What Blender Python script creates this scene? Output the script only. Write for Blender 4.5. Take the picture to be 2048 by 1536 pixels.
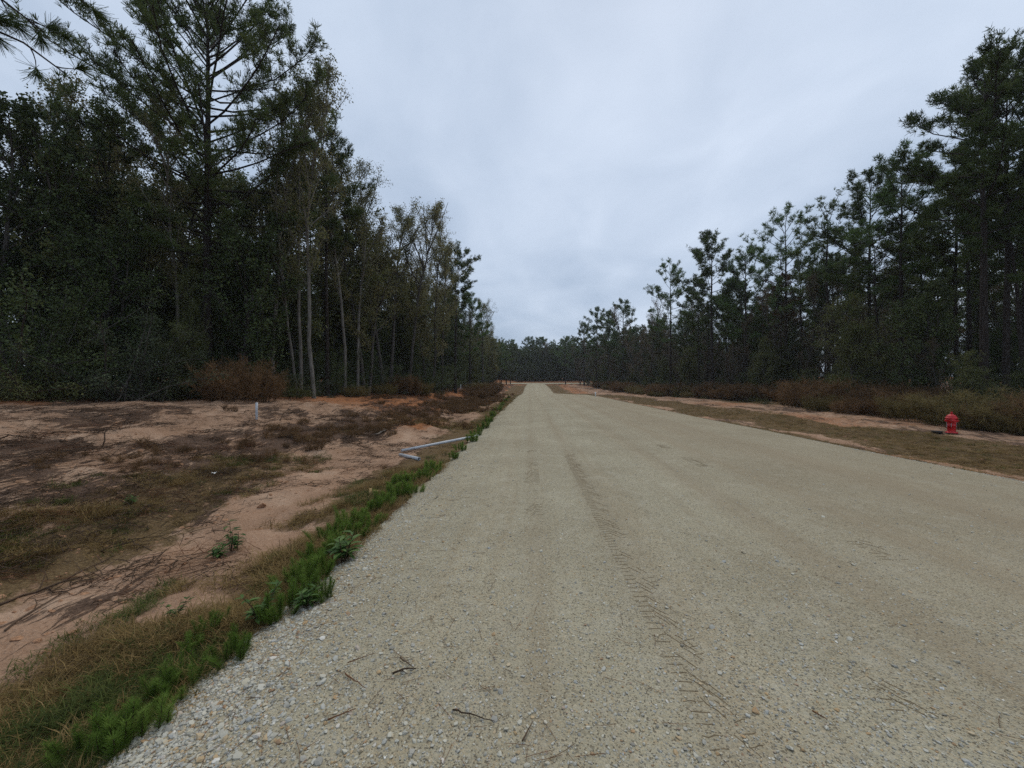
import bpy, math, random
import numpy as np
from mathutils import Vector, Matrix, Euler

for _o in list(bpy.data.objects):
    bpy.data.objects.remove(_o)
SC = bpy.context.scene
COL = SC.collection
R = math.radians
F = 770.0          # focal length in pixels of the 2048 px wide photograph
CAMH = 1.6

# ------------------------------------------------------------------ camera, sky, sun, exposure
cam = bpy.data.cameras.new('camera')
cam.sensor_width = 36.0
cam.lens = 36.0 * F / 2048.0
cam.clip_start = 0.05
cam.clip_end = 3000
camo = bpy.data.objects.new('camera', cam)
camo.location = (0, 0, CAMH)
camo.rotation_euler = (R(90), 0, 0)
COL.objects.link(camo)
SC.camera = camo

SUN_EL, SUN_AZ = R(58), R(20)
W = bpy.data.worlds.new('World')
SC.world = W
W.use_nodes = True
nt = W.node_tree
for n in list(nt.nodes):
    nt.nodes.remove(n)
def wn(t, **k):
    n = nt.nodes.new(t)
    for a, b in k.items():
        setattr(n, a, b)
    return n
out = wn('ShaderNodeOutputWorld')
bg = wn('ShaderNodeBackground')
bg.inputs['Strength'].default_value = 0.1
sky = wn('ShaderNodeTexSky', sky_type='NISHITA')
sky.sun_disc = False
sky.sun_elevation = SUN_EL
sky.sun_rotation = SUN_AZ
sky.air_density = 1.0
sky.dust_density = 2.0
tc = wn('ShaderNodeTexCoord')
# the cloud deck: direction projected on a flat layer, so the clouds shrink towards the horizon
sep = wn('ShaderNodeSeparateXYZ')
nt.links.new(tc.outputs['Generated'], sep.inputs[0])
zz = wn('ShaderNodeMath', operation='MAXIMUM'); zz.inputs[1].default_value = 0.0
nt.links.new(sep.outputs['Z'], zz.inputs[0])
za = wn('ShaderNodeMath', operation='ADD'); za.inputs[1].default_value = 0.22
nt.links.new(zz.outputs[0], za.inputs[0])
dv = wn('ShaderNodeVectorMath', operation='DIVIDE')
nt.links.new(tc.outputs['Generated'], dv.inputs[0])
nt.links.new(za.outputs[0], dv.inputs[1])
def cloud_noise(scale, detail, off, dist):
    m = wn('ShaderNodeMapping')
    m.inputs['Location'].default_value = off
    m.inputs['Scale'].default_value = (1.0, 0.75, 0.0)
    nt.links.new(dv.outputs[0], m.inputs['Vector'])
    n = wn('ShaderNodeTexNoise')
    n.inputs['Scale'].default_value = scale
    n.inputs['Detail'].default_value = detail
    n.inputs['Roughness'].default_value = 0.5
    n.inputs['Distortion'].default_value = dist
    nt.links.new(m.outputs[0], n.inputs['Vector'])
    return n
cn1 = cloud_noise(0.9, 5.0, (3.1, 1.7, 0.0), 0.3)
cn2 = cloud_noise(3.4, 6.0, (0.4, 8.2, 0.0), 0.5)
mixn = wn('ShaderNodeMath', operation='MULTIPLY_ADD')
mixn.inputs[1].default_value = 0.35
nt.links.new(cn2.outputs['Fac'], mixn.inputs[0])
nt.links.new(cn1.outputs['Fac'], mixn.inputs[2])
cr = wn('ShaderNodeValToRGB')
cr.color_ramp.elements[0].position = 0.44
cr.color_ramp.elements[0].color = (0.335, 0.425, 0.56, 1)
cr.color_ramp.elements[1].position = 0.92
cr.color_ramp.elements[1].color = (0.63, 0.715, 0.845, 1)
nt.links.new(mixn.outputs[0], cr.inputs[0])
sc_ = wn('ShaderNodeVectorMath', operation='SCALE')
sc_.inputs['Scale'].default_value = 9.7     # cloud radiance on the scale of the Sky Texture
nt.links.new(cr.outputs['Color'], sc_.inputs[0])
mx = wn('ShaderNodeMix', data_type='RGBA')
mx.inputs['Factor'].default_value = 0.93
nt.links.new(sky.outputs['Color'], mx.inputs['A'])
nt.links.new(sc_.outputs['Vector'], mx.inputs['B'])
nt.links.new(mx.outputs['Result'], bg.inputs['Color'])
nt.links.new(bg.outputs[0], out.inputs['Surface'])

sunl = bpy.data.lights.new('sun', 'SUN')
sunl.energy = 1.3
sunl.angle = R(50)
sunl.color = (1.0, 0.9, 0.74)
suno = bpy.data.objects.new('sun', sunl)
suno.rotation_euler = (R(90) - SUN_EL, 0, math.pi - SUN_AZ)
COL.objects.link(suno)

SC.view_settings.view_transform = 'Standard'
SC.view_settings.look = 'None'
SC.view_settings.gamma = 1.0
SC.view_settings.exposure = 0.27
SC.view_settings.use_curve_mapping = False
SC.render.engine = 'CYCLES'
SC.cycles.max_bounces = 5
SC.cycles.diffuse_bounces = 3
SC.cycles.glossy_bounces = 1
SC.cycles.transmission_bounces = 2
SC.cycles.volume_bounces = 0
SC.cycles.caustics_reflective = False
SC.cycles.caustics_refractive = False
SC.cycles.use_denoising = False

# ------------------------------------------------------------------ numeric helpers
def hash2(ix, iy, seed):
    h = (ix.astype(np.int64) * 374761393 + iy.astype(np.int64) * 668265263 + seed * 974711) & 0x7fffffff
    h = ((h ^ (h >> 13)) * 1274126177) & 0x7fffffff
    h = h ^ (h >> 16)
    return (h & 0xffff) / 65535.0

def vnoise(x, y, seed=0):
    xf, yf = np.floor(x), np.floor(y)
    u, v = x - xf, y - yf
    u = u * u * (3 - 2 * u); v = v * v * (3 - 2 * v)
    a = hash2(xf, yf, seed); b = hash2(xf + 1, yf, seed)
    c = hash2(xf, yf + 1, seed); d = hash2(xf + 1, yf + 1, seed)
    return (a * (1 - u) + b * u) * (1 - v) + (c * (1 - u) + d * u) * v

def fbm(x, y, seed=0, octv=4, gain=0.5):
    s, a, t = 0, 1.0, 0
    for i in range(octv):
        s = s + a * vnoise(x * 2 ** i + 17.3 * i, y * 2 ** i + 5.1 * i, seed + i)
        t += a; a *= gain
    return s / t

def sstep(a, b, x):
    t = np.clip((x - a) / (b - a), 0, 1)
    return t * t * (3 - 2 * t)

# road edges and treelines as functions of the distance Y from the camera
def XL(Y):
    return np.interp(Y, [-20, 1.6, 6.4, 11, 20, 40, 56, 60, 64, 90, 125, 128, 400], [-2.9, -1.6, -1.22, -1.05, -0.62, 0.35, 1.15, 1.55, 1.9, 3.1, 5.0, 5.2, 5.2])
def XR(Y):
    return np.interp(Y, [-20, 2, 7, 9, 13, 19, 31, 47, 57, 61, 64, 90, 125, 400], [8.0, 8.45, 8.6, 8.6, 8.9, 9.15, 10.0, 11.2, 11.3, 9.0, 7.0, 8.6, 10.6, 10.6])
def XTL(Y):
    return np.interp(Y, [-10, 5, 12, 17, 24, 30, 44, 60, 95, 122, 400], [-22, -17.5, -15.2, -13.2, -10.8, -9.3, -7.2, -5.8, -3.4, -2.0, -2.0])
def XTR(Y):
    return np.interp(Y, [-10, 8, 17, 25, 33, 46, 54, 82, 112, 125, 400], [21, 20.5, 20.5, 23, 25, 24, 22.3, 22.5, 19.5, 17.5, 17.5])
JY0, JY1 = 123.5, 130.5     # the crossing road

def rise_z(Y):
    return np.interp(Y, [60, 66, 74, 84, 95, 112, 122, 126, 132, 140, 160, 300], [0, .05, .22, .55, .90, 1.30, 1.46, 1.66, 2.06, 2.75, 3.4, 7.0])
def ground_z(X, Y, fine=True):
    X = np.asarray(X, float); Y = np.asarray(Y, float)
    rise = rise_z(Y)
    dl = XL(Y) - X
    dr = X - XR(Y)
    bank = np.interp(dl, [-1, -0.3, 0.0, 0.8, 2.0, 3.0, 5.0, 7.0, 9.5, 14, 40], [-.12, -.10, -.07, -.14, -.22, -.2, 0.22, 0.62, 0.86, 1.1, 1.5])
    far = 1 + 0.28 * np.clip((Y - 18) / 30, 0, 1) - 0.75 * sstep(70, 100, Y)
    bank = np.where(bank > 0, bank * far, bank)
    verge = np.interp(dr, [-1, -0.3, 0.0, 0.7, 2.0, 4.0, 7.0, 12, 40], [-.12, -.10, -.06, -.14, -.12, -0.04, -0.02, 0.02, .5])
    z = np.where(dl > -1, bank, np.where(dr > -1, verge, -0.12))
    cross = sstep(120, 124, Y) * (1 - sstep(130, 133, Y))
    z = z * (1 - cross) + (-0.1) * cross + rise
    off = np.clip(np.maximum(dl, dr), 0, 4) / 4.0
    z = z + off * (fbm(X * .45, Y * .45, 3) - .5) * 0.34
    if fine:
        z = z + np.clip(np.maximum(dl, dr), 0, .5) * 2 * (fbm(X * 2.2, Y * 2.2, 9, 3) - .5) * 0.15
        z = z + .34 * np.exp(-((X + 3.5) / 1.1) ** 2 - ((Y - 14.5) / 2.6) ** 2) * (.5 + fbm(X * 2, Y * 2, 14, 3)) + .16 * np.exp(-((X + 6.2) / 1.4) ** 2 - ((Y - 19) / 3) ** 2)
        # wheel ruts pressed in the bare dirt of both banks
        for (dd, amp) in ((8.3, .09), (10.1, .09), (6.4, .06)):
            s = dl + 1.2 * (fbm(Y * .06, Y * 0 + 2.0, 31, 2) - .5) - dd
            z = z - amp * np.exp(-(s / .22) ** 2) + amp * .6 * np.exp(-((np.abs(s) - .42) / .14) ** 2)
        for (dd, amp) in ((5.0, .05), (6.8, .05)):
            s = dr + .8 * (fbm(Y * .08, Y * 0 + 7.0, 37, 2) - .5) - dd
            z = z - amp * np.exp(-(s / .25) ** 2)
    return z

def road_z(X, Y):
    X = np.asarray(X, float); Y = np.asarray(Y, float)
    u = (X - XL(Y)) / (XR(Y) - XL(Y))
    crown = 0.09 * (1 - (2 * np.clip(u, 0, 1) - 1) ** 2)
    edge = np.minimum(X - XL(Y), XR(Y) - X)
    sh = -0.085 * (1 - sstep(-.35, .35, edge))
    rise = rise_z(Y)
    w = 0
    for (x0, a) in ((.55, .022), (2.35, .02), (3.9, .018), (5.6, .015)):
        s = X - (x0 + 0.062 * Y)
        w = w - a * np.exp(-(s / .26) ** 2)
    return crown + sh + rise + w + 0.012 * (fbm(X * 1.1, Y * .5, 51, 3) - .5) + 0.0

def surf_z(X, Y):
    X = np.asarray(X, float); Y = np.asarray(Y, float)
    on = (X > XL(Y) - .2) & (X < XR(Y) + .2) & (Y < JY0)
    return np.where(on, np.maximum(road_z(X, Y), ground_z(X, Y)), ground_z(X, Y))

def gz(x, y):
    return float(surf_z(np.array([x]), np.array([y]))[0])

def unproj(px, Y):
    return (px - 1024.0) / F * Y

# ------------------------------------------------------------------ mesh helpers
class MB:
    """collects vertices, triangles and a per-vertex tint"""
    def __init__(s):
        s.v, s.f, s.t, s.n = [], [], [], 0
    def add(s, v, f, t=0.5):
        v = np.asarray(v, np.float32).reshape(-1, 3)
        s.v.append(v)
        s.f.append(np.asarray(f, np.int64).reshape(-1, 3) + s.n)
        s.t.append(np.full(len(v), t, np.float32) if np.isscalar(t) else np.asarray(t, np.float32))
        s.n += len(v)
    def mesh(s, name, mat, smooth=False):
        v = np.concatenate(s.v); f = np.concatenate(s.f); t = np.concatenate(s.t)
        return mesh_from(name, v, f, mat, t, smooth)
    def tube(s, pts, rad, sides=6, tint=0.5, cap=False):
        pts = np.asarray(pts, float); n = len(pts)
        rad = np.broadcast_to(np.asarray(rad, float), (n,))
        d = np.gradient(pts, axis=0)
        d /= np.linalg.norm(d, axis=1, keepdims=True) + 1e-9
        ref = np.array([0.0, 0, 1.0]) if abs(d[:, 2]).mean() < .8 else np.array([1.0, 0, 0])
        a = np.cross(d, ref); a /= np.linalg.norm(a, axis=1, keepdims=True) + 1e-9
        b = np.cross(d, a)
        th = np.arange(sides) / sides * 2 * np.pi
        ring = pts[:, None, :] + rad[:, None, None] * (np.cos(th)[None, :, None] * a[:, None, :] + np.sin(th)[None, :, None] * b[:, None, :])
        i = np.arange(n - 1)[:, None] * sides; j = np.arange(sides)[None, :]; k = (j + 1) % sides
        q = [i + j, i + k, i + sides + k, i + sides + j]
        f = np.stack([np.stack([q[0], q[1], q[2]], -1), np.stack([q[0], q[2], q[3]], -1)], 2).reshape(-1, 3)
        v = ring.reshape(-1, 3)
        if cap:
            v = np.concatenate([v, pts[[0, -1]]])
            jj = np.arange(sides)
            f = np.concatenate([f, np.stack([np.full(sides, n * sides), (jj + 1) % sides, jj], -1),
                                np.stack([np.full(sides, n * sides + 1), (n - 1) * sides + jj, (n - 1) * sides + (jj + 1) % sides], -1)])
        s.add(v, f, tint)

def mesh_from(name, v, f, mat, tint=None, smooth=False):
    me = bpy.data.meshes.new(name)
    v = np.asarray(v, np.float32); f = np.asarray(f, np.int32)
    k = f.shape[1]
    me.vertices.add(len(v)); me.vertices.foreach_set('co', v.ravel())
    me.loops.add(f.size); me.loops.foreach_set('vertex_index', f.ravel())
    me.polygons.add(len(f))
    me.polygons.foreach_set('loop_start', np.arange(0, f.size, k, dtype=np.int32))
    if smooth:
        me.polygons.foreach_set('use_smooth', np.ones(len(f), bool))
    me.update(calc_edges=True)
    if tint is not None:
        at = me.attributes.new('tint', 'FLOAT', 'POINT')
        at.data.foreach_set('value', np.asarray(tint, np.float32))
    if mat:
        me.materials.append(mat)
    return me

def link(name, me, parent=None, loc=None):
    o = bpy.data.objects.new(name, me)
    COL.objects.link(o)
    if parent is not None:
        o.parent = parent
    if loc is not None:
        o.location = loc
    return o

def tag(o, label=None, cat=None, group=None, kind=None):
    if label: o['label'] = label
    if cat: o['category'] = cat
    if group: o['group'] = group
    if kind: o['kind'] = kind
    return o

def unit(a):
    return a / (np.linalg.norm(a, axis=-1, keepdims=True) + 1e-9)

# ------------------------------------------------------------------ materials
def newmat(name):
    m = bpy.data.materials.new(name)
    m.use_nodes = True
    t = m.node_tree
    b = t.nodes['Principled BSDF']
    return m, t, b

def nd(t, typ, ins=None, **k):
    n = t.nodes.new(typ)
    for a, b in k.items():
        setattr(n, a, b)
    for a, b in (ins or {}).items():
        if hasattr(b, 'is_output') or isinstance(b, bpy.types.NodeSocket):
            t.links.new(b, n.inputs[a])
        else:
            n.inputs[a].default_value = b
    return n

def ramp(t, fac, stops):
    n = t.nodes.new('ShaderNodeValToRGB')
    e = n.color_ramp.elements
    while len(e) < len(stops):
        e.new(0.5)
    for i, (p, c) in enumerate(stops):
        e[i].position = p
        e[i].color = (c[0], c[1], c[2], 1)
    t.links.new(fac, n.inputs[0])
    return n.outputs['Color']

def mixc(t, fac, a, b, mode='MIX'):
    n = t.nodes.new('ShaderNodeMix')
    n.data_type = 'RGBA'; n.blend_type = mode
    for s, val in (('Factor', fac), ('A', a), ('B', b)):
        sock = [i for i in n.inputs if i.name == s and (i.type == ('VALUE' if s == 'Factor' else 'RGBA'))][0]
        if isinstance(val, bpy.types.NodeSocket):
            t.links.new(val, sock)
        elif s == 'Factor':
            sock.default_value = val
        else:
            sock.default_value = (val[0], val[1], val[2], 1)
    return [o for o in n.outputs if o.type == 'RGBA'][0]

def math_(t, op, a, b=None, c=None):
    n = t.nodes.new('ShaderNodeMath'); n.operation = op
    for i, x in enumerate((a, b, c)):
        if x is None: continue
        if isinstance(x, bpy.types.NodeSocket): t.links.new(x, n.inputs[i])
        else: n.inputs[i].default_value = x
    return n.outputs[0]

def noise(t, vec, scale, detail=4, rough=.55, dist=0):
    n = nd(t, 'ShaderNodeTexNoise', {'Scale': scale, 'Detail': detail, 'Roughness': rough, 'Distortion': dist})
    if vec is not None: t.links.new(vec, n.inputs['Vector'])
    return n.outputs['Fac']

def attr(t, name):
    return nd(t, 'ShaderNodeAttribute', attribute_name=name).outputs

def leaf_mat(name, cols, trans=0.25, rough=.55, spec=.25, inst=0.35):
    """foliage: one colour ramp over a per-leaf tint mixed with a per-tree random"""
    m, t, b = newmat(name)
    ti = attr(t, 'tint')['Fac']
    rnd = nd(t, 'ShaderNodeObjectInfo').outputs['Random']
    fac = math_(t, 'ADD', math_(t, 'MULTIPLY', ti, 1 - inst), math_(t, 'MULTIPLY', rnd, inst))
    c = ramp(t, fac, [(i / (len(cols) - 1) * .8 + .1, col) for i, col in enumerate(cols)])
    t.links.new(c, b.inputs['Base Color'])
    b.inputs['Roughness'].default_value = rough
    b.inputs['Specular IOR Level'].default_value = spec
    if trans > 0:
        tr = nd(t, 'ShaderNodeBsdfTranslucent')
        t.links.new(c, tr.inputs['Color'])
        mxs = nd(t, 'ShaderNodeMixShader', {0: trans})
        t.links.new(b.outputs[0], mxs.inputs[1]); t.links.new(tr.outputs[0], mxs.inputs[2])
        t.links.new(mxs.outputs[0], t.nodes['Material Output'].inputs['Surface'])
    return m

def bark_mat(name, c1, c2, c3):
    m, t, b = newmat(name)
    co = nd(t, 'ShaderNodeTexCoord').outputs['Object']
    mp = nd(t, 'ShaderNodeMapping', {'Vector': co, 'Scale': (9, 9, 1.6)}).outputs[0]
    n1 = noise(t, mp, 1.6, 6, .65, .4)
    n2 = noise(t, co, .35, 3)
    c = ramp(t, n1, [(.32, c1), (.5, c2), (.7, c3)])
    c = mixc(t, math_(t, 'MULTIPLY', n2, .5), c, c1)
    t.links.new(c, b.inputs['Base Color'])
    b.inputs['Roughness'].default_value = .9
    b.inputs['Specular IOR Level'].default_value = .1
    bp = nd(t, 'ShaderNodeBump', {'Strength': .8, 'Distance': .03, 'Height': n1})
    t.links.new(bp.outputs[0], b.inputs['Normal'])
    return m

MAT = {}
MAT['pine_bark'] = bark_mat('pine_bark', (.016, .013, .011), (.036, .029, .025), (.07, .056, .047))
MAT['pale_bark'] = bark_mat('pale_bark', (.07, .062, .052), (.16, .145, .125), (.30, .28, .25))
MAT['grey_bark'] = bark_mat('grey_bark', (.03, .026, .023), (.075, .066, .058), (.15, .135, .12))
MAT['needles'] = leaf_mat('pine_needles_green', [(0.040, 0.060, 0.021), (0.073, 0.104, 0.034), (0.122, 0.154, 0.048)], .25, .6, .1)
MAT['needles_fresh'] = leaf_mat('pine_needles_fresh', [(0.049, 0.084, 0.027), (0.084, 0.138, 0.043), (0.124, 0.184, 0.061)], .25, .6, .1)
MAT['needles_dead'] = leaf_mat('pine_needles_rust', [(.06, .035, .018), (.12, .06, .03), (.16, .085, .045)], .2, .6, .1)
MAT['leaf_sage'] = leaf_mat('leaf_sage', [(0.088, 0.095, 0.037), (0.154, 0.155, 0.061), (0.249, 0.216, 0.102)], .35, .55, .15)
MAT['leaf_dark'] = leaf_mat('leaf_dark', [(0.035, 0.052, 0.016), (0.060, 0.086, 0.028), (0.104, 0.131, 0.044)], .25, .5, .15)
MAT['leaf_blue'] = leaf_mat('leaf_blue', [(0.043, 0.058, 0.030), (0.073, 0.093, 0.048), (0.122, 0.139, 0.075)], .25, .55, .15)
MAT['leaf_brown'] = leaf_mat('leaf_brown', [(0.072, 0.050, 0.031), (0.126, 0.090, 0.055), (0.180, 0.132, 0.084)], .25, .6, .1)
MAT['leaf_olive'] = leaf_mat('leaf_olive', [(0.055, 0.068, 0.021), (0.104, 0.120, 0.039), (0.169, 0.169, 0.065)], .3, .55, .15)
MAT['brush'] = leaf_mat('brown_brush', [(0.080, 0.049, 0.026), (0.145, 0.087, 0.043), (0.232, 0.139, 0.070)], .25, .8, .08)
MAT['brush_tan'] = leaf_mat('tan_brush', [(0.098, 0.078, 0.031), (0.168, 0.132, 0.053), (0.252, 0.196, 0.084)], .25, .8, .08)
MAT['dry_grass'] = leaf_mat('dry_grass', [(0.084, 0.056, 0.025), (0.202, 0.137, 0.054), (0.314, 0.224, 0.101)], .25, .8, .08, .5)
MAT['green_grass'] = leaf_mat('green_grass', [(.03, .045, .012), (.07, .092, .022), (.12, .13, .036)], .3, .7, .12, .5)
MAT['fennel'] = leaf_mat('feathery_green', [(.065, .115, .02), (.12, .195, .035), (.19, .27, .06)], .4, .6, .08, .45)
MAT['weed_leaf'] = leaf_mat('weed_leaf', [(.03, .065, .016), (.06, .12, .03), (.11, .18, .05)], .3, .5, .25)
MAT['dead_stem'] = leaf_mat('dead_stem', [(.03, .020, .014), (.062, .042, .028), (.12, .08, .055)], 0, .9, .08)
MAT['straw'] = leaf_mat('pine_straw', [(.06, .026, .014), (.115, .052, .026), (.17, .085, .045)], 0, .85, .1)

def plain(name, col, rough=.6, spec=.3, var=.12, scale=20, bump=0):
    m, t, b = newmat(name)
    co = nd(t, 'ShaderNodeTexCoord').outputs['Object']
    n = noise(t, co, scale, 5)
    lo = tuple(x * (1 - var * 2) for x in col); hi = tuple(min(1, x * (1 + var * 2)) for x in col)
    t.links.new(ramp(t, n, [(.3, lo), (.7, hi)]), b.inputs['Base Color'])
    b.inputs['Roughness'].default_value = rough
    b.inputs['Specular IOR Level'].default_value = spec
    if bump:
        t.links.new(nd(t, 'ShaderNodeBump', {'Strength': bump, 'Distance': .01, 'Height': n}).outputs[0], b.inputs['Normal'])
    return m
MAT['pvc'] = plain('grey_white_plastic', (.42, .44, .46), .4, .4, .07, 6)
MAT['pvc_white'] = plain('white_plastic', (.72, .73, .72), .45, .4, .05, 6)
MAT['pipe_inside'] = plain('pipe_inside', (.16, .17, .19), .6, .2, .05, 6)
MAT['hydrant_red'] = plain('hydrant_red', (.46, .009, .012), .45, .4, .22, 14)
MAT['hydrant_iron'] = plain('black_iron', (.02, .018, .018), .6, .4, .1, 12)
MAT['steel'] = plain('chain_steel', (.35, .35, .36), .4, .5, .1, 12)
MAT['stake_wood'] = plain('stake_wood', (.36, .25, .11), .8, .2, .15, 30, .3)
MAT['bare_wood'] = plain('weathered_wood', (.20, .17, .14), .9, .15, .25, 8, .4)

# gravel road ---------------------------------------------------------------
def gravel_road_mat():
    m, t, b = newmat('gravel_road')
    co = nd(t, 'ShaderNodeTexCoord').outputs['Object']
    edge = attr(t, 'edge')['Fac']          # metres from the left edge
    v1 = nd(t, 'ShaderNodeTexVoronoi', {'Vector': co, 'Scale': 62.0, 'Randomness': 1.0}, voronoi_dimensions='2D')
    v2 = nd(t, 'ShaderNodeTexVoronoi', {'Vector': co, 'Scale': 150.0, 'Randomness': 1.0}, voronoi_dimensions='2D')
    s1 = nd(t, 'ShaderNodeSeparateColor', {0: v1.outputs['Color']}).outputs
    s2 = nd(t, 'ShaderNodeSeparateColor', {0: v2.outputs['Color']}).outputs
    mp = nd(t, 'ShaderNodeMapping', {'Vector': co, 'Rotation': (0, 0, R(-4.2)), 'Scale': (1.0, .045, 1)})
    mp.vector_type = 'TEXTURE' if False else 'POINT'
    # undo the road's slant first, then stretch along it: long wheel-worn streaks
    mr = nd(t, 'ShaderNodeMapping', {'Vector': co, 'Rotation': (0, 0, R(3.6))}).outputs[0]
    ms = nd(t, 'ShaderNodeMapping', {'Vector': mr, 'Scale': (1.0, .04, 1)}).outputs[0]
    st = noise(t, ms, 1.5, 5, .6, .1)
    st2 = noise(t, ms, 9.0, 4, .6, .1)
    lf = noise(t, co, .55, 4, .55)
    mid = noise(t, co, 5.0, 5, .6)
    pal = [(.0, (.12, .112, .09)), (.2, (.30, .285, .225)), (.42, (.43, .41, .32)), (.62, (.36, .36, .325)), (.78, (.51, .49, .40)), (.9, (.38, .28, .155)), (1.0, (.60, .59, .52))]
    c1 = ramp(t, s1[0], pal)
    c2 = ramp(t, s2[1], pal)
    base = ramp(t, st, [(.28, (.40, .385, .28)), (.48, (.34, .32, .235)), (.60, (.40, .345, .235)), (.75, (.47, .45, .36))])
    c = mixc(t, .5, base, c2)
    isst = math_(t, 'GREATER_THAN', s1[2], .66)
    c = mixc(t, math_(t, 'MULTIPLY', isst, .85), c, c1)
    c = mixc(t, .42, c, ramp(t, lf, [(.3, (.27, .245, .18)), (.7, (.50, .49, .39))]))
    dark = math_(t, 'MULTIPLY', math_(t, 'LESS_THAN', s2[2], .13), .75)
    c = mixc(t, dark, c, (.09, .08, .065))
    c = mixc(t, math_(t, 'MULTIPLY', ramp(t, st2, [(.45, (0, 0, 0)), (.7, (1, 1, 1))]), .25), c, (.25, .205, .14))
    c = mixc(t, math_(t, 'MULTIPLY', ramp(t, mid, [(.5, (0, 0, 0)), (.75, (1, 1, 1))]), .3), c, (.52, .52, .46))
    c = mixc(t, 1.0, c, (.925, .88, .81), 'MULTIPLY')
    wear = attr(t, 'wear')['Fac']
    wn_ = math_(t, 'MULTIPLY', wear, math_(t, 'ADD', .45, math_(t, 'MULTIPLY', lf, .9)))
    c = mixc(t, wn_, c, mixc(t, .42, (.24, .185, .12), c))
    t.links.new(c, b.inputs['Base Color'])
    b.inputs['Roughness'].default_value = .92
    b.inputs['Specular IOR Level'].default_value = .12
    h = math_(t, 'ADD', math_(t, 'MULTIPLY', v1.outputs['Distance'], -.9), math_(t, 'MULTIPLY', v2.outputs['Distance'], -.35))
    h = math_(t, 'ADD', h, math_(t, 'MULTIPLY', mid, 1.2))
    bp = nd(t, 'ShaderNodeBump', {'Strength': .75, 'Distance': .012, 'Height': h})
    t.links.new(bp.outputs[0], b.inputs['Normal'])
    return m
MAT['road'] = gravel_road_mat()

def ground_mat():
    m, t, b = newmat('bare_ground')
    co = nd(t, 'ShaderNodeTexCoord').outputs['Object']
    msk = nd(t, 'ShaderNodeSeparateColor', {0: attr(t, 'mask')['Color']}).outputs   # R orange dirt, G plant litter, B grass mat
    n1 = noise(t, co, 1.1, 5, .6, .3)
    n2 = noise(t, co, 7.0, 6, .65, .2)
    n3 = noise(t, co, 42.0, 4, .6)
    mp = nd(t, 'ShaderNodeMapping', {'Vector': co, 'Scale': (2.6, .5, 1), 'Rotation': (0, 0, R(-10))}).outputs[0]
    n4 = noise(t, mp, 3.4, 7, .7, .8)
    sand = ramp(t, n1, [(.3, (.20, .115, .068)), (.5, (.32, .20, .132)), (.7, (.47, .34, .245))])
    sand = mixc(t, .45, sand, ramp(t, n3, [(.3, (.19, .105, .062)), (.7, (.46, .315, .215))]))
    def soft(mask, w, lo, hi, nn):
        f = math_(t, 'ADD', mask, math_(t, 'MULTIPLY', math_(t, 'SUBTRACT', nn, .5), w))
        return ramp(t, f, [(lo, (0, 0, 0)), (hi, (1, 1, 1))])
    orange = ramp(t, n2, [(.3, (.20, .075, .032)), (.55, (.33, .145, .065)), (.75, (.42, .23, .13))])
    c = mixc(t, soft(msk[0], .9, .42, .66, n2), sand, orange)
    litter = ramp(t, n3, [(.3, (.035, .022, .016)), (.55, (.08, .052, .038)), (.75, (.17, .115, .085))])
    lf = soft(msk[1], 1.7, .48, .58, n4)
    c = mixc(t, math_(t, 'MULTIPLY', lf, .88), c, litter)
    grass = ramp(t, n3, [(.3, (.05, .034, .016)), (.55, (.12, .082, .038)), (.75, (.20, .145, .07))])
    c = mixc(t, math_(t, 'MULTIPLY', soft(msk[2], 1.0, .42, .6, n2), .9), c, grass)
    t.links.new(c, b.inputs['Base Color'])
    b.inputs['Roughness'].default_value = .95
    b.inputs['Specular IOR Level'].default_value = .08
    h = math_(t, 'ADD', math_(t, 'MULTIPLY', n2, .8), math_(t, 'MULTIPLY', n3, .35))
    h = math_(t, 'ADD', h, math_(t, 'MULTIPLY', lf, .25))
    bp = nd(t, 'ShaderNodeBump', {'Strength': .9, 'Distance': .06, 'Height': h})
    t.links.new(bp.outputs[0], b.inputs['Normal'])
    return m
MAT['ground'] = ground_mat()

def stone_mat():
    m, t, b = newmat('gravel_stone')
    rnd = nd(t, 'ShaderNodeObjectInfo').outputs['Random']
    co = nd(t, 'ShaderNodeTexCoord').outputs['Object']
    c = ramp(t, rnd, [(0, (.15, .145, .13)), (.12, (.30, .295, .27)), (.3, (.42, .405, .34)), (.5, (.51, .49, .41)), (.66, (.34, .355, .355)), (.80, (.46, .42, .32)), (.90, (.42, .27, .12)), (.95, (.25, .13, .065)), (1.0, (.68, .67, .62))])
    n = noise(t, co, 3.0, 4)
    c = mixc(t, math_(t, 'MULTIPLY', n, .45), c, (.38, .355, .27))
    t.links.new(c, b.inputs['Base Color'])
    b.inputs['Roughness'].default_value = .8
    b.inputs['Specular IOR Level'].default_value = .2
    return m
MAT['stone'] = stone_mat()
MAT['clod'] = plain('dirt_clod', (.30, .17, .10), .95, .05, .25, 6)
MAT['tread_soil'] = plain('damp_tread_soil', (.13, .10, .062), .95, .05, .2, 40)

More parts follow.
